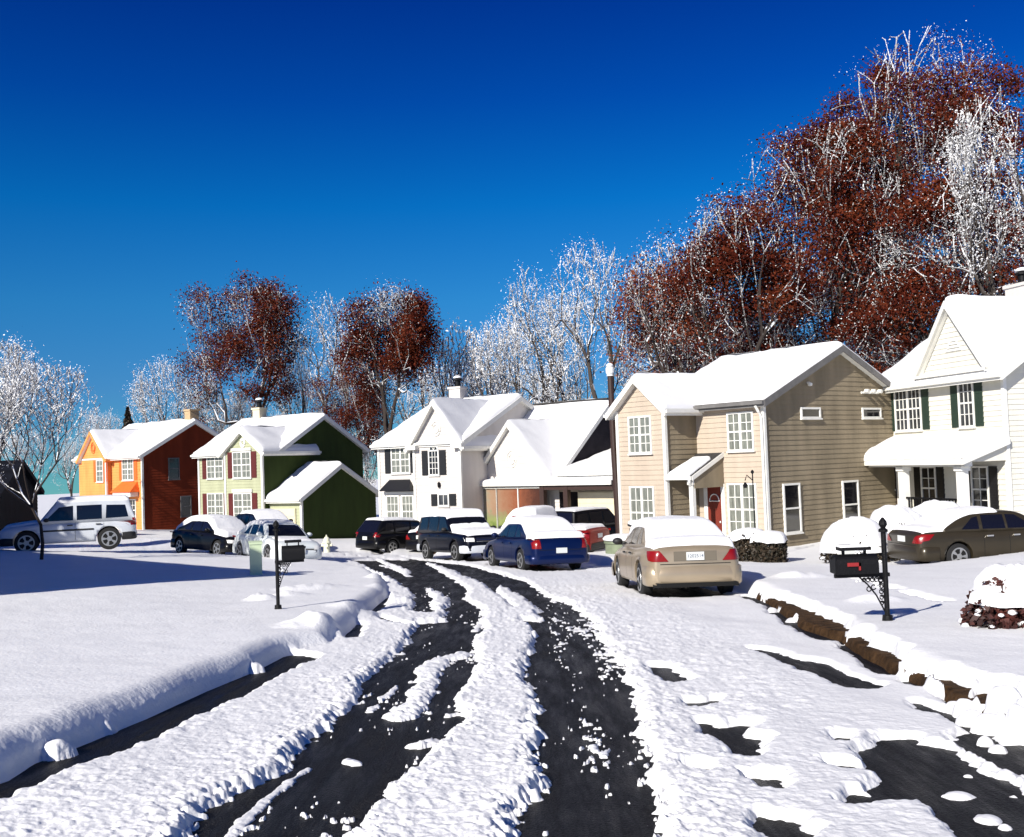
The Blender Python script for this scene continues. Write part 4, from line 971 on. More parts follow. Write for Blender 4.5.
    for (y0, y1, z0, z1) in spec['head']:
        for sg_ in (1, -1): hug([(sg_ * y0, z0), (sg_ * y1, z0 + .02), (sg_ * y1, z1 + .01), (sg_ * y0, z1)], 'F', .012, 6, 4).build('headlight', MT['clear_lens'], body, smooth=True)
    gz0, gz1, gy = spec['grille']
    gr = hug([(-gy, gz0), (gy, gz0), (gy, gz1), (-gy, gz1)], 'F', .010, 10, 4).build('grille', MT['plastic'], body)
    q = MB()
    for k in range(3):
        z = gz0 + (gz1 - gz0) * (k + .5) / 3; hug([(-gy, z - .008), (gy, z - .008), (gy, z + .008), (-gy, z + .008)], 'F', .02, 10, 1, q)
    q.build('grille_bar', MT[spec.get('grille_mat', 'chrome')], gr)
    # plates
    def plate(end, z, w_=.33, h_=.15, text=None):
        hug_ = 'B' if end == 'B' else 'F'; s_ = -1 if end == 'B' else 1
        ho, _, _, _ = bvh.ray_cast(Vector((s_ * 5, 0, z)), Vector((-s_, 0, 0))); x = ho.x if ho else s_ * L / 2
        if z < .62: x = s_ * (L / 2 + .05)
        q = MB(); q.box(min(x, x + s_ * .02), max(x, x + s_ * .02), -w_ / 2, w_ / 2, z - h_ / 2, z + h_ / 2); p = q.build('licence_plate', MT['plate'], root)
        if text:
            cu = bpy.data.curves.new('t', 'FONT'); cu.body = text; cu.size = h_ * .58; cu.align_x = 'CENTER'; cu.align_y = 'CENTER'; cu.extrude = .001
            t_ = bpy.data.objects.new('t', cu); COL.objects.link(t_); bpy.context.view_layer.update()
            me = bpy.data.meshes.new_from_object(t_.evaluated_get(bpy.context.evaluated_depsgraph_get())); bpy.data.objects.remove(t_)
            me.materials.clear(); me.materials.append(MT['plate_ink'])
            o = bpy.data.objects.new('plate_lettering', me); link(o, p)
            # text x -> -y (read from behind) , text y -> z
            o.matrix_local = Matrix(((0, 0, s_, x + s_ * .022), (s_, 0, 0, 0), (0, 1, 0, z), (0, 0, 0, 1)))
            if s_ < 0: o.matrix_local = Matrix(((0, 0, -1, x - .022), (-1, 0, 0, 0), (0, 1, 0, z), (0, 0, 0, 1)))
    if spec.get('recess'): hug([(-.40, .69), (.40, .69), (.40, .87), (-.40, .87)], 'B', .004, 8, 3).build('plate_recess', MT['recess'], body); hug([(-.80, .215), (.80, .215), (.80, .30), (-.80, .30)], 'B', .05, 12, 1).build('valance', MT['gap'], body)
    if spec.get('rplate'): plate('B', spec['rplate'], text=spec.get('ptext'))
    if spec.get('fplate'): plate('F', spec['fplate'], text=None)
    # wheels
    for ax in wb:
        for sg_ in (1, -1):
            y = sg_ * (Wd / 2 - .13); q = MB()
            q.tube([(ax, y - sg_ * .11, R), (ax, y - sg_ * .09, R), (ax, y + sg_ * .07, R), (ax, y + sg_ * .10, R), (ax, y + sg_ * .11, R)], [R * .9, R, R, R * .96, R * .72], 32)
            wh = q.build('wheel', MT['tyre'], root, smooth=False)
            q = MB(); q.tube([(ax, y + sg_ * .098, R), (ax, y + sg_ * .118, R)], [R * .70, R * .68], 28); 
            rim = q.build('rim', MT[spec.get('rim_mat', 'rim')], wh)
            q = MB(); ns = spec.get('spokes', 5)
            for k in range(ns):
                a0 = 2 * math.pi * (k + .5) / ns
                pts = [(ax + R * r_ * math.cos(a0 + da), y + sg_ * .124, R + R * r_ * math.sin(a0 + da)) for r_, da in ((.24, -.42), (.24, .42), (.58, .40), (.60, 0), (.58, -.40))]
                q.add(pts, [(0, 1, 2, 3, 4)])
            q.build('rim_opening', MT['gap'], wh)
    # snow
    if spec.get('snow'):
        for (x0, x1, T, wf) in spec['snow']:
            nx, ny = int((x1 - x0) / .05) + 8, 44; q = MB(); vs = []
            for i in range(nx + 1):
                x = x0 + (x1 - x0) * i / nx
                incab = x_rb < x < x_fb
                if incab:
                    f = (x - x_rb) / (x_rt - x_rb) if x < x_rt else ((x_fb - x) / (x_fb - x_ft) if x > x_ft else 1); f = max(0, min(1, f))
                    hw = wbk * .98 * (1 - f) + (wr + .02) * f
                else: hw = wid(x) * .92
                hw *= wf
                for j in range(ny + 1):
                    t = -1 + 2 * j / ny; y = hw * t * (1 + .0)
                    wob = .05 * float(fbm(np.array([x * 3.1 + 7]), np.array([t * 3.0]), 3, 5)[0])
                    dd = min((x - x0), (x1 - x), hw * (1 - abs(t))) + (wob if 0 < j < ny and 0 < i < nx else 0)
                    e = max(0, min(1, dd / .11)); prof = math.sqrt(max(0, 1 - (1 - e) ** 2))
                    h_, _, _, _ = bvh.ray_cast(Vector((x, y, 4)), Vector((0, 0, -1)))
                    zz = h_.z if h_ else ztop(x) - .02
                    nz_ = float(fbm(np.array([x * 1.3]), np.array([y * 1.3]), 3, 9)[0])
                    vs.append([x, y, zz + T * prof * (1 + .22 * nz_) + (.004 if prof > 0 else -.012)])
            # soften the steps under the snow
            A = np.array(vs).reshape(nx + 1, ny + 1, 3); z = A[..., 2].copy(); z0_ = z.copy()
            for _ in range(spec.get('snow_smooth', 3)):
                z[1:-1, :] = (z[:-2, :] + 2 * z[1:-1, :] + z[2:, :]) / 4
            z = np.maximum(z, z0_ - T * .6); A[1:-1, 1:-1, 2] = z[1:-1, 1:-1]
            m_ = ny + 1; fs = [(i * m_ + j, i * m_ + j + 1, (i + 1) * m_ + j + 1, (i + 1) * m_ + j) for i in range(nx) for j in range(ny)]
            q.add(A.reshape(-1, 3), fs); q.build('snow_cover', MT['snow'], root, smooth=True)
    return root

SEDAN = dict(L=4.75, W=1.82, H=1.44, R=.33, axles=(-1.38, 1.42), cab=(-1.72, -.85, .30, 1.08), hood=[(-2.375, .93), (-2.25, 1.0), (-1.7, 1.01), (-.8, .95), (.6, .94), (1.1, .93), (1.9, .83), (2.25, .72), (2.375, .62)],
    side_glass=[[(-.62, .99), (.02, .98), (.02, 1.33), (-.60, 1.34)], [(.09, .98), (.86, .97), (.36, 1.31), (.09, 1.33)], [(-1.22, 1.0), (-.72, .99), (-.70, 1.31), (-.86, 1.28)]],
    seams=(-.67, .05, 1.0), trunk_seam=.64, handles=(-.5, .25), mirror_x=.78, tail=[(.50, .80, .86, .66, .69, .89)], tail_side=(.69, .89, .30), head=[(.50, .80, .55, .68)], grille=(.42, .60, .38), rplate=.78, rb_z=.61, ptext='1202514')
def sp(base, **k): d = dict(base); d.update(k); return d
CG = 'parked cars under snow'
def place(px, d, heading, ref='c', L=4.7, lift=.02, dz=None):
    x, y = at(px, d); hd = math.radians(heading); f = (math.sin(hd), math.cos(hd))
    k = L / 2 if ref == 'r' else (-L / 2 if ref == 'f' else 0)
    x += f[0] * k; y += f[1] * k
    z = float(g(x, y)) + lift if dz is None else dz
    return (x, y, z)
def spot(k, lift=.0):
    x, y, a = carpos(k); return (x, y, float(g(x, y)) + lift)
def slope_car(root):
    """lean the car to the fall of the street"""
    x, y, z = root.location; a = root.rotation_euler[2]; f = (math.cos(a), math.sin(a)); l = (-math.sin(a), math.cos(a))
    zf = float(g(x + f[0] * 1.3, y + f[1] * 1.3)) - float(g(x - f[0] * 1.3, y - f[1] * 1.3)); zl = float(g(x + l[0] * .8, y + l[1] * .8)) - float(g(x - l[0] * .8, y - l[1] * .8))
    nrm = Vector((-f[0] * zf / 2.6 - l[0] * zl / 1.6, -f[1] * zf / 2.6 - l[1] * zl / 1.6, 1)).normalized()
    fx = Vector((f[0], f[1], zf / 2.6)).normalized(); fy = nrm.cross(fx)
    M_ = Matrix((fx, fy, nrm)).transposed().to_4x4(); M_.translation = root.location; root.matrix_world = M_
    root.location = (x, y, z)

c = make_car('parked_sedan', 'gold beige sedan seen from behind, deep snow over its roof and rear window', 'car', spot('gold'), math.radians(-3),
    sp(SEDAN, H=1.40, snow=[(-2.30, .75, .11, 1.0)], rear_glass=False, recess=True, mirror_mat='plastic', handle_mat='plastic'), 'gold', CG); slope_car(c)
c = make_car('parked_sedan', 'deep blue sedan parked behind the black sport utility vehicle, roof heaped with snow', 'car', spot('blue'), math.radians(-19),
    sp(SEDAN, L=4.8, W=1.88, H=1.47, snow=[(-2.3, 1.0, .14, 1.0)], rear_glass=False, ptext=None, tail=[(.62, .86, .86, .66, .68, .97)], tail_side=(.68, .97, .12), rplate=.62, rb_z=.5, snow_smooth=5), 'blue', CG); slope_car(c)
SUV = dict(L=4.75, W=1.85, H=1.76, R=.37, zb=.32, axles=(-1.36, 1.38), cab=(-2.28, -2.05, .35, .98), wr=.80, wk=.93, round=0, hood=[(-2.375, 1.0), (-2.2, 1.08), (-1, 1.08), (.9, 1.08), (1.1, 1.07), (2.1, 1.0), (2.3, .93), (2.375, .82)],
    side_glass=[[(-2.02, 1.16), (-1.25, 1.14), (-1.28, 1.62), (-1.92, 1.60)], [(-1.12, 1.13), (-.28, 1.12), (-.28, 1.64), (-1.12, 1.64)], [(-.16, 1.12), (.78, 1.12), (.30, 1.60), (-.16, 1.64)]],
    seams=(-1.18, -.22, .9), handles=(-1.0, -.05), mirror_x=.72, tail=[(.70, .88, .86, .70, .85, 1.12)], head=[(.55, .86, .72, .86)], grille=(.70, .86, .48), rplate=.85, rb_z=.62, fb_z=.60, bumper_mat='plastic', handle_mat='plastic', mirror_mat='plastic', trunk_seam=.66)
c = make_car('sport_utility_vehicle', 'blue black sport utility vehicle facing the camera, snow piled on its bonnet and roof', 'car', spot('suv'), math.radians(153),
    sp(SUV, snow=[(-2.2, .5, .15, 1.0), (.72, 2.25, .12, .95)], bumper_mat='silver', spokes=6), 'navy', CG); slope_car(c)
c = make_car('sport_utility_vehicle', 'silver sport utility vehicle standing in shade behind the young tree', 'car', spot('silver', .22), math.radians(-112),
    sp(SUV, L=4.6, H=1.88, R=.40, snow=[(-2.1, .4, .07, 1.0), (.95, 2.15, .06, .9)], moulding=.78, spokes=5, tail_side=(.85, 1.12, .16), hood=[(-2.3, 1.0), (-2.15, 1.08), (-1, 1.08), (.9, 1.08), (1.1, 1.07), (2.0, .98), (2.2, .9), (2.3, .8)]), 'silver', CG)
c = make_car('parked_hatchback', 'black hatchback seen from its tail, in front of the low green garage', 'car', spot('hatch'), math.radians(46),
    sp(SUV, L=4.3, W=1.76, H=1.55, R=.32, zb=.25, axles=(-1.25, 1.28), cab=(-2.08, -1.7, .35, 1.05), hood=[(-2.15, .9), (-2.0, .98), (-.8, .96), (.9, .94), (1.2, .92), (1.9, .82), (2.1, .7), (2.15, .6)],
       side_glass=[[(-1.65, 1.04), (-1.15, 1.02), (-1.15, 1.42), (-1.55, 1.40)], [(-1.05, 1.0), (-.25, .99), (-.25, 1.44), (-1.05, 1.44)], [(-.15, .99), (.8, .98), (.35, 1.40), (-.15, 1.44)]], tail=[(.62, .82, .80, .62, .78, .98)], rplate=.72, bumper_mat='blackp', snow=[(-1.7, .2, .09, .9), (.9, 1.6, .05, .6)]), 'blackp', CG); slope_car(c)
c = make_car('parked_sedan', 'dark sedan with a red tail lamp squeezed beside the blue black sport utility vehicle', 'car', spot('dark'), math.radians(32),
    sp(SEDAN, snow=[(-2.2, 1.0, .10, 1.0)], rear_glass=False, ptext=None), 'blackp', CG); slope_car(c)
c = make_car('parked_sedan', 'white sedan facing right with cleared dark windscreen, behind the left mailbox', 'car', spot('white'), math.radians(146),
    sp(SEDAN, L=4.5, W=1.76, snow=[(-2.1, .15, .08, 1.0), (1.15, 1.9, .04, .8)], fplate=.50, ptext=None, grille=(.34, .58, .60)), 'whitep', CG); slope_car(c)
c = make_car('parked_sedan', 'black sedan half buried in snow on the side street, leftmost of the small cars', 'car', spot('black'), math.radians(133),
    sp(SEDAN, L=4.4, W=1.74, snow=[(-1.9, .6, .16, 1.0), (.5, 1.95, .16, 1.0)], ptext=None), 'blackp', CG); slope_car(c)
c = make_car('parked_sedan', 'bluish grey sedan mostly hidden behind the white sedan', 'car', place(262, 46.5, 140, 'c', dz=float(g(*at(262, 46.5))) + .3), math.radians(140),
    sp(SEDAN, L=4.5, W=1.76, H=1.5, snow=[(-1.0, 1.9, .06, 1.0)], ptext=None), 'navy', CG)
c = make_car('parked_sedan', 'dark brown sedan standing side-on by the cream house porch', 'car', spot('brown', 0), math.radians(80),
    sp(SEDAN, L=4.85, W=1.82, snow=[(-2.3, -.05, .065, .97)], rear_glass=False, ptext=None, tail_side=(.74, .92, .42), handle_mat='chrome'), 'brownp', CG)
c = make_car('parked_sport_utility', 'black sport utility vehicle backed up to the cream garage door', 'car', place(588, 43.5, 40, 'c'), math.radians(40),
    sp(SUV, L=4.7, snow=[(-2.0, .4, .05, .9)]), 'blackp', CG)
# red pickup: same builder, bed instead of a rear cabin
PK = sp(SUV, L=5.2, W=1.9, H=1.72, axles=(-1.55, 1.6), cab=(-.55, -.38, .55, 1.15), hood=[(-2.6, 1.08), (-2.5, 1.12), (-.5, 1.12), (.9, 1.1), (1.2, 1.08), (2.3, 1.02), (2.5, .95), (2.6, .85)],
    side_glass=[[(-.28, 1.18), (.9, 1.16), (.45, 1.58), (-.28, 1.60)]], seams=(-.42, 1.05), handles=(-.2,), mirror_x=.9, snow=[(-2.45, -.6, .10, .95), (-.5, .9, .17, 1.0)], tail=[(.78, .92, .92, .78, .8, 1.05)], trunk_seam=.62)
c = make_car('pickup_truck', 'dark red pickup truck with snow in its bed, behind the blue sedan', 'pickup', spot('pickup'), math.radians(-58), PK, 'redp', CG)
# ------------------------------------------------------------------ street furniture
def onlawn(px, d, sink=.03):
    x, y = at(px, d); return (x, y, sz(x, y) - sink)
def mailbox(px, d, side, label, hgt=1.5, rz=0.0, scrap=False):
    r = empty('mailbox', onlawn(px, d, .05), rz, label, 'mailbox', 'mailboxes by the kerb')
    q = MB(); q.tube([(0, 0, -.2), (0, 0, hgt - .12)], .033, 10); q.lathe((0, 0, hgt - .12), [(.06, 0), (.06, .03), (.03, .05), (.055, .09), (.05, .13), (.012, .18)], 12); q.tube([(0, 0, 0), (0, 0, .12)], [.075, .06], 10)
    q.build('post', MT['iron'], r)
    s = side; z0 = hgt - .62; bx0, bx1 = (.12, .66)
    q = MB(); n = 12
    for xa in (bx0, bx1): q.v += [(s * xa, -.13, z0), (s * xa, .13, z0)] + [(s * xa, .13 * math.cos(a), z0 + .12 + .12 * math.sin(a)) for a in np.linspace(0, math.pi, n)]
    k = n + 2; q.f += [tuple([0] + [1] + list(range(2, k)))[::-1], tuple(range(k, 2 * k))]; q.m += [0, 0]
    order = [0, 1] + list(range(2, k))
    for a, b in zip(order, order[1:] + order[:1]): q.f.append((a, b, k + b, k + a)); q.m.append(0)
    bx = q.build('box', MT['iron'], r)
    q = MB(); q.box(*sorted((s * bx1, s * (bx1 + .02))), -.12, .12, z0 + .01, z0 + .22); q.lathe((s * (bx1 + .035), 0, z0 + .2), [(.005, -.02), (.02, 0), (.005, .02)], 8); q.build('door', MT['iron'], bx)
    q = MB(); fy = (-.15, -.136) if s < 0 else (.136, .15); q.box(*sorted((s * .36, s * .53)), *fy, z0 + .10, z0 + .145); q.box(*sorted((s * .36, s * .385)), *fy, z0 + .05, z0 + .145); q.build('flag', MT['red_flag'], bx)
    q = MB(); q.box(*sorted((s * -.05, s * bx1)), -.03, .03, z0 - .05, z0 - .005); q.box(*sorted((s * .2, s * .60)), -.1, .1, z0 + .29, z0 + .33); q.box(*sorted((s * .24, s * .27)), -.02, .02, z0 + .22, z0 + .295); q.box(*sorted((s * .52, s * .55)), -.02, .02, z0 + .22, z0 + .295); q.build('bracket', MT['iron'], r)
    q = MB(); rr = random.Random(4)
    for k in range(5):
        rad = .042 - .003 * k
        for cc in ((s * (.06 + .055 * k), z0 - .09), (s * .06, z0 - .10 - .07 * k)):
            q.tube([(cc[0] + rad * math.cos(a) * (1 - a / 14), 0, cc[1] + rad * math.sin(a) * (1 - a / 14)) for a in np.linspace(0, 8.5, 14)], .008, 5)
    for k in range(3): q.tube([(s * (.10 + .06 * k + .03 * math.cos(a)), 0, z0 - .16 - .02 * k + .03 * math.sin(a)) for a in np.linspace(0, 6.28, 10)], .008, 5)
    q.tube([(s * .34, 0, z0 - .05), (s * .24, 0, z0 - .14), (s * .13, 0, z0 - .28), (s * .03, 0, z0 - .48)], .011, 5)
    q.build('scrollwork', MT['iron'], r)
    q = MB()
    if s < 0: snow_patch(q, (-.60, -.09, z0 + .33), (-.22, -.09, z0 + .33), (-.22, .09, z0 + .33), (-.60, .09, z0 + .33), .02, step=.05, edge=.04)
    for k in range(7):
        a = rr.uniform(.05, .4); q.lathe((s * a, rr.uniform(-.02, .02), z0 - .05 - .9 * (.42 - a) * rr.random() - .02), [(.001, -.018), (.022, 0), (.001, .02)], 6)
    tag(q.build('snow_bits', MT['snow'], r, smooth=True), kind='stuff')
    return r
MT['red_flag'] = mat('red_flag', (.25, .012, .012), .5)
mailbox(879, 12.6, -1, 'black iron mailbox with red flag on a scrolled post, on the right lawn', 1.27, .0)
mailbox(274.5, 17.3, 1, 'black iron mailbox post on the left lawn in front of the white sedan', 1.5, .25)

MT['hydrant'] = mat('pale_yellow_hydrant', (.70, .70, .52), .5, .08, 8)
x, y = at(324.5, 46); r = empty('fire_hydrant', (x, y, sz(x, y) - .08), 0, 'pale yellow fire hydrant standing in snow before the green garage', 'hydrant')
q = MB(); q.lathe((0, 0, 0), [(.20, 0), (.20, .06), (.14, .07), (.13, .48), (.19, .49), (.19, .55), (.15, .56), (.13, .68), (.06, .76), (.03, .78), (.03, .84), (.0, .85)], 16); b = q.build('barrel', MT['hydrant'], r, smooth=False)
for a, rr_ in ((0, .07), (math.pi, .07), (-math.pi / 2, .10)):
    q = MB(); q.tube([(.1 * math.cos(a), .1 * math.sin(a), .40), (.24 * math.cos(a), .24 * math.sin(a), .40)], [rr_, rr_], 10); q.build('outlet_cap', MT['hydrant'], b)
MT['pale_green'] = mat('pale_green_plastic', (.52, .62, .40), .5, .05, 5)
MT['pale_grey'] = mat('pale_grey_plastic', (.62, .63, .58), .5, .05, 5)
def pedestal(px, d, h, w_, m_, label):
    x, y = at(px, d); z = sz(x, y) - .06; r = empty('utility_pedestal', (x, y, z), .3, label, 'utility pedestal', 'utility pedestals')
    q = MB(); q.box(-w_ / 2, w_ / 2, -w_ / 2.4, w_ / 2.4, -.1, h); b = q.build('cabinet', MT[m_], r)
    q = MB(); q.prism([(-w_ / 2 - .02, -w_ / 2.4 - .02, h), (w_ / 2 + .02, -w_ / 2.4 - .02, h), (w_ / 2 + .02, w_ / 2.4 + .02, h + .03), (-w_ / 2 - .02, w_ / 2.4 + .02, h + .03)], (0, 0, .05)); q.build('lid', MT[m_], b)
pedestal(253.5, 27.5, .85, .30, 'pale_green', 'pale green utility pedestal in front of the white sedan')
pedestal(841, 24.8, .55, .30, 'pale_grey', 'short pale grey utility pedestal beside the right mailbox')
# lamp post
x, y = at(617, 41.0); z = float(g(x, y))
r = empty('lamp_post', (x, y, z), 0, 'tall dark brown pole topped with snow, left of the beige house', 'lamp post')
ht = zat(612.5, 376, 41.0) - z
q = MB(); q.tube([(0, 0, -.3), (-.1, 0, ht * .6), (-.14, 0, ht)], [.15, .13, .11], 12); q.build('pole', MT['brown'], r)
q = MB(); q.lathe((-.14, 0, ht), [(.15, 0), (.12, .05), (.16, .12), (.17, .3), (.1, .4), (.02, .44)], 12); q.build('lamp_head', MT['clear_lens'], r)
q = MB(); q.lathe((-.14, 0, ht + .38), [(.15, 0), (.14, .06), (.07, .12), (.005, .14)], 12); q.build('snow_cap', MT['snow'], r, smooth=True)
# feeder hook by the beige house
x, y = at(751.5, 32.8); z = float(g(x, y)); r = empty('garden_hook', (x, y, z), 0, 'thin black garden hook before the beige house window', 'garden hook')
q = MB(); t_ = zat(751, 474, 32.8) - z; q.tube([(0, 0, -.2), (0, 0, t_)], .02, 6); q.lathe((0, 0, t_), [(.02, 0), (.05, .04), (.05, .09), (.01, .13)], 8); q.build('rod', MT['iron'], r)
q = MB(); q.tube([(0, 0, t_ * .93), (-.18, 0, t_ * .99), (-.24, 0, t_ * .93)], .018, 5); q.lathe((-.24, 0, t_ * .85), [(.05, 0), (.07, .1), (.02, .18)], 8); q.build('hanging_feeder', MT['iron'], r)
# round utility cover and bins by the lamp post
MT['grey_green'] = mat('weathered_green_metal', (.16, .19, .12), .6, .2, 4)
x, y = at(619, 35.5); z = float(g(x, y)) + .25; r = empty('utility_box', (x, y, z), .2, 'round grey-green utility box with a snow lid at the foot of the brown pole', 'utility box')
q = MB(); q.lathe((0, 0, -.4), [(.58, 0), (.58, .75), (.62, .76), (.62, .84), (.0, .86)], 20); q.build('drum', MT['grey_green'], r)
q = MB(); q.lathe((0, 0, .46), [(.64, 0), (.66, .06), (.58, .14), (.3, .19), (.01, .20)], 20); q.build('snow_cap', MT['snow'], r, smooth=True)
x, y = at(638, 33.5); z = float(g(x, y)) + .25; r = empty('wheeled_bin', (x, y, z), .35, 'black wheeled bin with a snowy lid left of the gold sedan', 'bin')
q = MB(); q.prism([(-.26, -.3, -.3), (.26, -.3, -.3), (.26, .3, -.3), (-.26, .3, -.3)], (0, 0, 1.2)); b = q.build('body', MT['plastic'], r)
q = MB(); q.prism([(-.30, -.36, .9), (.30, -.36, .9), (.30, .34, .98), (-.30, .34, .98)], (0, 0, .07)); q.build('lid', MT['plastic'], b)
for s_ in (-1, 1): q = MB(); q.tube([(s_ * .24, .3, -.2), (s_ * .30, .3, -.2)], .13, 12); q.build('wheel', MT['tyre'], r)
q = MB(); q.box(-.1, .1, -.32, -.302, .55, .68); q.build('reflector', MT['red_lens'], b)
q = MB(); snow_patch(q, (-.3, -.36, .98), (.3, -.36, .98), (.3, .34, 1.06), (-.3, .34, 1.06), .12, step=.08, edge=.15); q.build('snow_cap', MT['snow'], r, smooth=True)

# ------------------------------------------------------------------ bushes
MT['leaf_dark'] = mat('dark_evergreen_leaf', (.018, .022, .010), .7, .5, 9, col2=(.05, .03, .015))
MT['leaf_red'] = mat('red_brown_leaf', (.025, .008, .006), .7, .6, 6, col2=(.09, .018, .012))
MT['stem'] = mat('brown_stem', (.05, .03, .018), .9)
def leafquads(name, m_, par, P, size, rng, flat=0.0):
    n = len(P); a = rng.normal(size=(n, 3)); a /= np.linalg.norm(a, axis=1)[:, None]; b = rng.normal(size=(n, 3))
    if flat: a[:, 2] *= (1 - flat); b[:, 2] *= (1 - flat)
    b -= a * np.sum(a * b, 1)[:, None]; b /= np.linalg.norm(b, axis=1)[:, None] + 1e-9
    s = size * rng.uniform(.5, 1.5, (n, 1)); A = a * s; B = b * s * .7
    V = np.stack([P - A, P + B, P + A, P - B], 1).reshape(-1, 3).astype(np.float32)
    me = bpy.data.meshes.new(name); me.vertices.add(4 * n); me.vertices.foreach_set('co', V.ravel()); me.loops.add(4 * n); me.loops.foreach_set('vertex_index', np.arange(4 * n, dtype=np.int32))
    me.polygons.add(n); me.polygons.foreach_set('loop_start', np.arange(n, dtype=np.int32) * 4); me.update(calc_edges=True); me.materials.append(m_)
    return link(bpy.data.objects.new(name, me), par)
def twigsnow(m_, par, A, B, n, wdt, rng, name='snow_on_twigs'):
    L_ = np.linalg.norm(B - A, axis=1); i = rng.choice(len(A), n, p=L_ / L_.sum()); t = rng.random((n, 1)); d = (B - A)[i]; d /= np.linalg.norm(d, axis=1)[:, None] + 1e-9
    P = A[i] + (B - A)[i] * t + np.array([0, 0, wdt * .6]); ln = rng.uniform(2.0, 6.0, (n, 1)) * wdt
    u = np.cross(d, rng.normal(size=(n, 3)) * .5 + np.array([0, 0, .6])); u /= np.linalg.norm(u, axis=1)[:, None] + 1e-9; w_ = wdt * rng.uniform(.5, 1.3, (n, 1))
    V = np.stack([P - d * ln, P + u * w_, P + d * ln, P - u * w_], 1).reshape(-1, 3).astype(np.float32)
    me = bpy.data.meshes.new(name); me.vertices.add(4 * n); me.vertices.foreach_set('co', V.ravel()); me.loops.add(4 * n); me.loops.foreach_set('vertex_index', np.arange(4 * n, dtype=np.int32))
    me.polygons.add(n); me.polygons.foreach_set('loop_start', np.arange(n, dtype=np.int32) * 4); me.update(calc_edges=True); me.materials.append(m_)
    return link(bpy.data.objects.new(name, me), par)
def bush(px, d, rx, rz, label, leaf='leaf_dark', snowT=.2, n=1500, seed=0, dz=0, cover=.35, kind='snowy_bush', group='snow covered bushes', bits=60, ls=.05, boxy=False):
    rng = np.random.default_rng(seed); x, y = at(px, d); z = sz(x, y) if dz is None else float(g(x, y)) + dz
    r = empty(kind, (x, y, z), 0, label, 'bush', group)
    u = rng.normal(size=(n, 3)); u /= np.linalg.norm(u, axis=1)[:, None]; u[:, 2] = np.abs(u[:, 2]); rad = rng.uniform(.55, 1, (n, 1)) ** .5
    lob = 1 + .18 * fbm(u[:, 0] * 2 + seed, u[:, 1] * 2, 3, seed, u[:, 2] * 2)[:, None]
    if boxy: hz_ = np.linalg.norm(u[:, :2], axis=1)[:, None] + 1e-6; u[:, :2] *= (hz_ ** .3) / hz_; u[:, 2] = rng.uniform(-.1, 1, n); lob = lob * np.where(np.arange(n)[:, None] >= 0, 1, 1)
    P = u * rad * lob * np.array([rx, rx * .9, rz])
    leafquads('foliage', MT[leaf], r, P, ls, rng)
    q = MB()
    for k in range(9):
        a = rng.uniform(0, 6.28); q.tube([(0, 0, -.1), (rx * .3 * math.cos(a), rx * .3 * math.sin(a), rz * .4), (rx * .8 * math.cos(a), rx * .8 * math.sin(a), rz * .75)], [.03, .02, .008], 5)
    q.build('stem', MT['stem'], r)
    # cap of snow: lumpy dome shell
    q = MB(); nu, nv = 40, 16; vs = []
    for j in range(nv + 1):
        for i in range(nu):
            th = 2 * math.pi * i / nu; ph = (j / nv) * (math.pi / 2) * (1 - cover)
            dx, dy, dz_ = math.sin(ph) * math.cos(th), math.sin(ph) * math.sin(th), math.cos(ph)
            nn = float(fbm(np.array([dx * 2.2 + seed]), np.array([dy * 2.2]), 4, seed + 2)[0]); k = 1 + (.16 + .16 * (ls < .04)) * nn
            e = j / nv; T_ = snowT * math.sqrt(max(0, 1 - e ** 4))
            lowr = 1 - .0 * e
            if boxy: rr0 = (j / nv) ** .8; vs.append((math.cos(th) * rr0 * rx * k * 1.0, math.sin(th) * rr0 * rx * .92 * k, rz * .93 + T_ * 1.2 - .06 * rr0 - .10 * max(0, nn) * (j == nv))); continue
            vs.append((dx * rx * k * 1.02 * lowr, dy * rx * .92 * k * lowr, dz_ * rz * k * .92 + T_ - (.10 * max(0, nn) * rz if j == nv else 0)))
    vs_b = [(0, 0, vs[0][2])]
    fs = [(j * nu + i, j * nu + (i + 1) % nu, (j + 1) * nu + (i + 1) % nu, (j + 1) * nu + i) for j in range(nv) for i in range(nu)]
    q.add(vs, fs); q.build('snow_cap', MT['snow'], r, smooth=True)
    if bits:
        q = MB(); u = rng.normal(size=(bits, 3)); u /= np.linalg.norm(u, axis=1)[:, None]; u[:, 2] = np.abs(u[:, 2]) * .7
        for p in u * np.array([rx, rx * .9, rz]) * 1.0:
            s_ = rng.uniform(.02, .06) * (1 + rx * .3); q.lathe(tuple(p), [(.001, -s_ * .5), (s_, 0), (s_ * .7, s_ * .5), (.001, s_ * .7)], 6)
        q.build('snow_clumps', MT['snow'], r, smooth=True)
    return r
bush(745, 31.6, .52, .75, 'clipped dark bush with a snow cap at the beige house front, left of two', n=2200, seed=1, dz=.3, snowT=.2, bits=0, boxy=True)
bush(765, 30.9, .52, .68, 'clipped dark bush with a snow cap at the beige house corner, right of two', n=2200, seed=2, dz=.3, snowT=.2, bits=0, boxy=True)
bush(853, 29.5, 1.0, 1.05, 'big rounded bush buried in snow left of the cream porch', seed=3, dz=.32, cover=.18, snowT=.25, bits=40, n=2600)
bush(893, 31.0, 1.0, 1.2, 'snow laden bush directly behind the right mailbox at the porch', seed=4, dz=.35, cover=.25, snowT=.22, bits=60, n=2600)
bush(932, 31.5, 1.1, 1.25, 'snow covered porch bush behind the dark brown sedan roof', seed=5, dz=.35, cover=.25, snowT=.2, bits=40, n=2600)
bush(1008, 11.7, .58, .60, 'red-leaved bush under a thick snow dome in the right foreground', leaf='leaf_red', seed=6, dz=.20, cover=.38, snowT=.13, bits=35, n=3600, ls=.035)
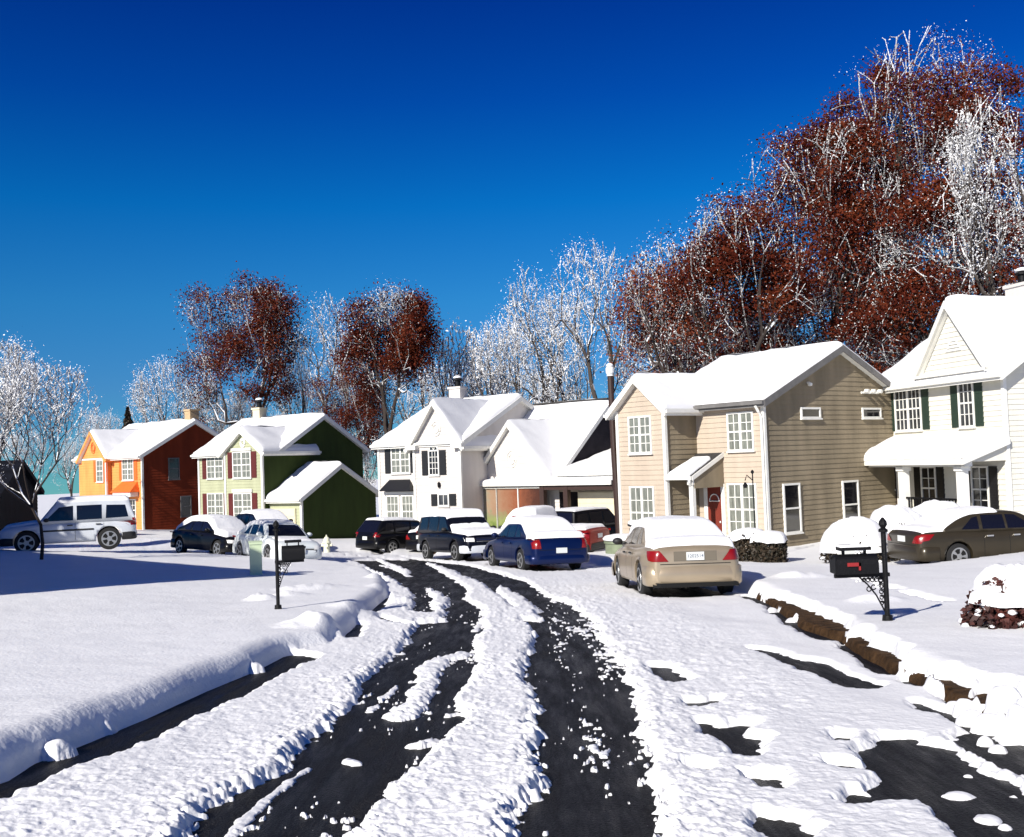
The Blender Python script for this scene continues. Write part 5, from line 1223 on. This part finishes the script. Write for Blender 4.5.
bush(1052, 11.4, .5, .6, 'red-leaved bush cut by the right edge of the picture', leaf='leaf_red', seed=7, dz=.2, cover=.5, snowT=.15, bits=90, n=3600, ls=.035)

# ------------------------------------------------------------------ trees
def snowbark(name, bark, thr, rough=.85):
    m_ = mat(name, bark, rough); t = m_.node_tree; b = t.nodes['Principled BSDF']
    geo = t.nodes.new('ShaderNodeNewGeometry'); s_ = t.nodes.new('ShaderNodeSeparateXYZ'); t.links.new(geo.outputs['True Normal'], s_.inputs[0])
    tc = t.nodes.new('ShaderNodeTexCoord'); n = t.nodes.new('ShaderNodeTexNoise'); n.inputs['Scale'].default_value = 1.6; n.inputs['Detail'].default_value = 4; t.links.new(tc.outputs['Object'], n.inputs['Vector'])
    a = t.nodes.new('ShaderNodeMath'); a.operation = 'MULTIPLY_ADD'; a.inputs[1].default_value = .9; t.links.new(n.outputs[0], a.inputs[0]); t.links.new(s_.outputs[2], a.inputs[2])
    r = t.nodes.new('ShaderNodeValToRGB'); r.color_ramp.elements[0].position = thr; r.color_ramp.elements[0].color = (*bark, 1); r.color_ramp.elements[1].position = thr + .06; r.color_ramp.elements[1].color = (.80, .82, .85, 1)
    t.links.new(a.outputs[0], r.inputs[0]); t.links.new(r.outputs[0], b.inputs['Base Color']); return m_
MT['bark'] = snowbark('bark_with_snow', (.03, .02, .015), .80)
MT['bark_frost'] = snowbark('frosted_bark', (.05, .038, .03), .78)
def leafmat(name, c0, c1, c2, sc=.55):
    m_ = bpy.data.materials.new(name); m_.use_nodes = True; t = m_.node_tree; b = t.nodes['Principled BSDF']; b.inputs['Roughness'].default_value = .8; b.inputs['Specular IOR Level'].default_value = .1
    tc = t.nodes.new('ShaderNodeTexCoord'); n = t.nodes.new('ShaderNodeTexNoise'); n.inputs['Scale'].default_value = sc; n.inputs['Detail'].default_value = 10; n.inputs['Roughness'].default_value = .75
    t.links.new(tc.outputs['Object'], n.inputs['Vector']); r = t.nodes.new('ShaderNodeValToRGB')
    r.color_ramp.elements.new(.5)
    for e, (p, c_) in zip(r.color_ramp.elements, ((.36, c0), (.5, c1), (.64, c2))): e.position = p; e.color = (*c_, 1)
    t.links.new(n.outputs[0], r.inputs[0]); t.links.new(r.outputs[0], b.inputs['Base Color']); return m_
MT['oak_leaf'] = leafmat('russet_oak_leaf', (.026, .004, .002), (.078, .012, .005), (.15, .038, .013))
MT['oak_leaf_brown'] = leafmat('brown_oak_leaf', (.05, .012, .008), (.15, .035, .018), (.22, .09, .045))
def skeleton(seed, levels=6, spread=1.0, up=.25, kids=(3, 3, 3, 3, 2, 2), trunk=.28, jitter=.25, fork=True):
    rng = random.Random(seed); segs = []; tips = []
    def grow(p, d, L, r, lv):
        n = 3 if lv < 3 else 2; q = p
        for i in range(n):
            d2 = d + Vector((rng.gauss(0, jitter), rng.gauss(0, jitter), rng.gauss(0, jitter) + up * .35)); d2.normalize()
            e = q + d2 * (L / n); r0 = r * (1 - .32 * i / n); r1 = r * (1 - .32 * (i + 1) / n)
            segs.append((q, e, r0, r1, lv)); q = e; d = d2
            if lv >= 1 and lv < levels - 1 and i < n - 1 and rng.random() < .55:
                side(q, d, L * .62, r1 * .5, lv + 2 if lv + 2 <= levels else levels, 1)
        if lv >= levels: tips.append((q, d)); return
        side(q, d, L * rng.uniform(.70, .84), r * .66, lv + 1, kids[min(lv, len(kids) - 1)])
    def side(q, d, L, r, lv, k):
        ph0 = rng.uniform(0, 6.28)
        for j in range(k):
            a = Vector((0, 0, 1)) if abs(d.z) < .9 else Vector((1, 0, 0)); u = d.cross(a).normalized(); v = d.cross(u)
            ang = rng.uniform(.35, .85) * spread; ph = ph0 + 6.28 * j / k + rng.uniform(-.5, .5)
            nd = d * math.cos(ang) + (u * math.cos(ph) + v * math.sin(ph)) * math.sin(ang)
            if lv > levels: tips.append((q, nd)); continue
            grow(q, nd.normalized(), L * rng.uniform(.8, 1.15), r, lv)
    grow(Vector((0, 0, 0)), Vector((0, 0, 1)), trunk, .030, 0)
    return segs, tips
def tree(name, label, px, topy, wpx, d, kind, seed, group, levels=6, spread=1.0, up=.25, leafn=0, leafs=.16, leafm='oak_leaf', snown=0, trunk=.28, twig=.028, bark='bark', basez=None, sigma=.6, jitter=.25, kids=(3, 3, 3, 3, 2, 2), snows=.10):
    x, y = at(px, d); zg = float(g(x, y)) if basez is None else basez
    H_ = zat(px, topy, d) - zg; Wm = wpx / FPX * d
    segs, tips = skeleton(seed, levels, spread, up, kids, trunk, jitter)
    P = np.array([s[1] for s in segs]); lo, hi = P.min(0), P.max(0)
    cxy = (np.percentile(P[:, :2], 2, axis=0) + np.percentile(P[:, :2], 98, axis=0)) / 2 * (0 if kind == 'young' else 1)
    sx = Wm / (np.percentile(P[:, 0], 93) - np.percentile(P[:, 0], 7)); sy = Wm * .9 / (np.percentile(P[:, 1], 93) - np.percentile(P[:, 1], 7)); sz_ = H_ / np.percentile(P[:, 2], 86 if kind == 'oak' else 94)
    ca, cb, cc = Wm / 2, H_ * (.40 if kind != 'young' else .45), H_ * (.60 if kind != 'young' else .57)
    def T(p):
        f = min(1, max(0, p[2] / (hi[2] * .5))); v = np.array([(p[0] - cxy[0] * f) * sx, (p[1] - cxy[1] * f) * sy, p[2] * sz_])
        return v
    def out(v):
        e = np.array([v[0] / ca, v[1] / ca, (v[2] - cc) / cb]); rho = float((np.abs(e) ** 2.7).sum()) ** (1 / 2.7); n_ = e / (rho + 1e-6)
        return v[2] > .25 * H_ and rho > 1.0 + .09 * float(vnoise(np.array([n_[0] * 2.6 + seed]), np.array([n_[1] * 2.6]), n_[2] * 2.6, seed)[0])
    root = empty(name, (x, y, zg), 0, label, 'tree', group)
    V = []; F = []; rs = (H_ / 1.0)
    twl = []; gone = set(); key = lambda v: (round(v[0], 7), round(v[1], 7), round(v[2], 7))
    for (pa_, pb_, r0, r1, lv) in segs:
        a, b = T(pa_), T(pb_)
        if lv > 0 and (key(pa_) in gone or out(b)): gone.add(key(pb_)); continue
        th_ = (.62 if kind == 'young' else 1) * (.50, .46, .40, .34, .28, .26, .25, .25)[min(lv, 7)]; R0, R1 = max(r0 * rs * th_, twig), max(r1 * rs * th_, twig * .8)
        rb_ = np.array([b[0] / ca, b[1] / ca, (b[2] - cc) / cb]); fd = min(1, max(.18, (1.05 - float(np.linalg.norm(rb_))) / .35)) if b[2] > .4 * H_ else 1; R0, R1 = max(R0 * fd, twig), max(R1 * fd, twig * .8)
        if lv >= 3 or (lv == 2 and len(twl) % 2): twl.append((a, b))
        n = 7 if lv < 2 else (5 if lv < 4 else 3); t = b - a; Lg = np.linalg.norm(t) + 1e-9; t /= Lg
        u = np.cross(t, (0, 0, 1.)) if abs(t[2]) < .95 else np.cross(t, (1., 0, 0)); u /= np.linalg.norm(u); v = np.cross(t, u)
        if lv < 4: b = b + t * R1 * .5
        base = len(V)
        for (c_, R_) in ((a, R0), (b, R1)):
            for k in range(n):
                th = 2 * math.pi * k / n; V.append(tuple(c_ + R_ * (u * math.cos(th) + v * math.sin(th))))
        F += [(base + k, base + (k + 1) % n, base + n + (k + 1) % n, base + n + k) for k in range(n)]
    q = MB(); q.v = V; q.f = F; q.m = [0] * len(F); q.build('trunk', MT[bark], root, fix=False)
    rng = np.random.default_rng(seed + 99)
    TP = np.array([T(p) for p, _ in tips if key(p) not in gone and not out(T(p))])
    if leafn:
        # leaves gather in drifts: some limbs keep theirs, some are bare
        keep = fbm(TP[:, 0] * .28 + seed, TP[:, 1] * .28, 3, seed, TP[:, 2] * .28); wt = np.clip(.38 + keep * 1.9, .01, 1); wt /= wt.sum()
        idx = rng.choice(len(TP), leafn, p=wt); Pl = TP[idx] + rng.normal(size=(leafn, 3)) * sigma * np.array([1, 1, .7])
        leafquads('foliage', MT[leafm], root, Pl, leafs, rng)
    if snown:
        A_ = np.array([q_[0] for q_ in twl]); B_ = np.array([q_[1] for q_ in twl]); twigsnow(MT['snow'], root, A_, B_, int(snown * 1.7), snows, rng)
        nf = int(snown * (.45 if leafn else .9)); idx = rng.choice(len(TP), nf); Pl = TP[idx] + rng.normal(size=(nf, 3)) * sigma * .8
        leafquads('snow_flecks', MT['snow'], root, Pl, snows * 1.5, rng, flat=.3)
    return root
TG = 'woods behind the houses'
K5 = (3, 3, 3, 3, 3, 2)
def oak(lab, px, ty, w_, d, seed, ln, sn, lm='oak_leaf', **k): return tree('oak_tree', lab, px, ty, w_, d, 'oak', seed, TG, leafn=ln, snown=sn, leafs=.078, sigma=.58, kids=K5, leafm=lm, snows=.026, twig=.018, **k)
def bare(lab, px, ty, w_, d, seed, sn, **k): return tree('bare_tree', lab, px, ty, w_, d, 'bare', seed, TG, snown=sn, bark='bark_frost', sigma=.4, snows=.028, twig=.017, **k)
oak('tallest russet oak rising behind the beige and cream houses', 935, 46, 235, 66, 3, 80000, 30000)
oak('russet oak with a rounded crown behind the beige house ridge', 832, 122, 170, 62, 5, 48000, 20000)
oak('lower brownish oak above the beige house gable', 750, 205, 140, 60, 8, 30000, 16000)
oak('thin-leaved oak between the brown pole and the tall oaks', 680, 236, 110, 64, 9, 12000, 14000, 'oak_leaf_brown')
oak('russet oak low behind the cream house pediment', 965, 190, 170, 56, 12, 26000, 15000)
bare('frosted bare tree at the upper right edge', 1006, 88, 105, 52, 14, 7000)
bare('tall frosted bare tree with a dark trunk left of the oaks', 598, 238, 105, 70, 21, 6500)
bare('frosted bare tree leaning left of the tall bare one', 545, 268, 90, 76, 22, 6500)
bare('low frosted tree above the gabled house roof', 505, 314, 80, 72, 23, 5000)
tree('bare_tree', 'thin leafless tree right of the russet oak pair', 460, 322, 60, 84, 'bare', 24, TG, snown=1200, bark='bark', sigma=.4, up=.6, twig=.022, snows=.06)
oak('dense russet oak behind the white house chimney side', 390, 286, 92, 80, 31, 36000, 9000)
bare('snowy bare tree between the two left russet oaks', 335, 292, 76, 88, 32, 6000)
oak('broad russet oak above the green and orange houses', 246, 283, 126, 90, 33, 38000, 17000)
bare('small frosted tree above the orange house roof', 160, 358, 56, 92, 34, 5500)
bare('frosted tree behind the young tree at the left edge', 0, 338, 80, 60, 35, 6500)
# understorey: smaller copies fill the wood between the big crowns
src = [o for o in COL.objects if o.parent is None and o.name.startswith(('oak_tree', 'bare_tree'))]
UND = [(295, 340, 95, 5, 'low snowy tree between the broad oak and the green house roof'), (200, 372, 94, 13, 'low frosted tree right of the orange house chimney'), (425, 350, 92, 8, 'low frosted tree left of the white house'),
       (350, 362, 84, 12, 'low russet tree behind the green house rear eave'), (560, 345, 80, 7, 'low frosted tree above the gabled house ridge'), (640, 330, 74, 6, 'low frosted tree behind the brown pole'),
       (700, 318, 70, 3, 'low brown tree behind the beige gable ridge'), (780, 300, 68, 2, 'low russet tree behind the beige ridge'), (880, 300, 60, 4, 'low russet tree in the gap between beige and cream houses'),
       (480, 352, 88, 13, 'low frosted tree right of the white house chimney'), (855, 235, 72, 1, 'russet oak filling the gap behind the beige gable peak'), (700, 268, 76, 2, 'russet oak behind the thin-leaved oak'),
       (935, 210, 74, 0, 'russet oak deep behind the cream pediment'), (100, 405, 96, 8, 'low frosted tree left of the orange house'), (240, 380, 98, 14, 'small frosted tree low behind the green chimney'), (525, 355, 90, 13, 'low frosted tree behind the gabled house left rake'), (25, 425, 98, 8, 'distant frosted tree behind the dark house'), (372, 420, 92, 8, 'low frosted tree in the gap between the green and white houses'), (362, 440, 84, 13, 'small frosted tree right behind the green garage'), (70, 430, 99, 7, 'distant frosted tree left of the orange gable')]
for px, ty, d, si, lab in UND:
    s_ = src[si % len(src)]; c = copy_tree(s_); x, y = at(px, d); zg = float(g(x, y)); hgt = zat(px, ty, d) - zg
    co = max(v.co.z for v in s_.children[0].data.vertices); k = hgt / co
    c.location = (x, y, zg); c.scale = (k * 1.15, k * 1.15, k); c.rotation_euler = (0, 0, px * .7); c['label'] = lab
# conifer tip over the orange house
x, y = at(129, 84); zg = float(g(x, y)); hgt = zat(129, 408, 84) - zg
r = empty('conifer_tree', (x, y, zg), 0, 'dark pointed conifer peeking over the orange house roof', 'tree', TG)
q = MB(); q.tube([(0, 0, 0), (0, 0, hgt)], [.18, .02], 6); q.build('trunk', MT['stem'], r)
rng = np.random.default_rng(5); n = 9000; zz = rng.uniform(.05, 1, n); th = rng.uniform(0, 6.28, n); layer = (zz * 16) % 1; rr_ = (1 - zz) * 2.6 * (1.15 - .7 * layer) * rng.uniform(.2, 1, n) ** .5
leafquads('foliage', MT['leaf_dark'], r, np.stack([rr_ * np.cos(th), rr_ * np.sin(th), zz * hgt], 1), .13, rng)
for (cx_, cy_, ch, lab) in ((-22.8, 31.0, 10.5, 'tall evergreen shading the silver vehicle'), (-27.5, 35.5, 11.5, 'tall evergreen beyond the other at the left, out of frame')):  # unseen conifers, added to throw shade over the silver vehicle
    zg = float(g(cx_, cy_)); r = empty('conifer_tree', (cx_, cy_, zg), 0, lab, 'tree', 'evergreens by the side street')
    q = MB(); q.tube([(0, 0, -.3), (0, 0, ch)], [.22, .03], 8); q.build('trunk', MT['stem'], r)
    n = 22000; zz = rng.uniform(.06, 1, n); th = rng.uniform(0, 6.28, n); layer = (zz * 18) % 1; rr_ = (1 - zz) * 3.4 * (1.15 - .6 * layer) * rng.uniform(.15, 1, n) ** .5
    leafquads('foliage', MT['leaf_dark'], r, np.stack([rr_ * np.cos(th), rr_ * np.sin(th), zz * ch], 1), .14, rng)
# young tree on the left lawn
yt = tree('young_tree', 'young snow-laden tree on the left lawn before the silver vehicle', 50, 368, 118, 31.5, 'young', 46, None, levels=6, spread=.62, up=.9, trunk=.40, jitter=.10, twig=.008, snown=5200, bark='bark', sigma=.13, snows=.016, kids=(5, 4, 3, 2, 2, 2), basez=None)
for mb_ in [o for o in COL.objects if o.name.startswith('mailbox') and o.parent is None]: mb_.scale = (.92, .92, .96); [setattr(c_, 'scale', (.72, .8, 1)) for c_ in mb_.children if mb_.location.x < 0 and not c_.name.startswith('post')]
x, y = at(40, 31.5); yt.location = (x, y, sz(x, y) - .05)
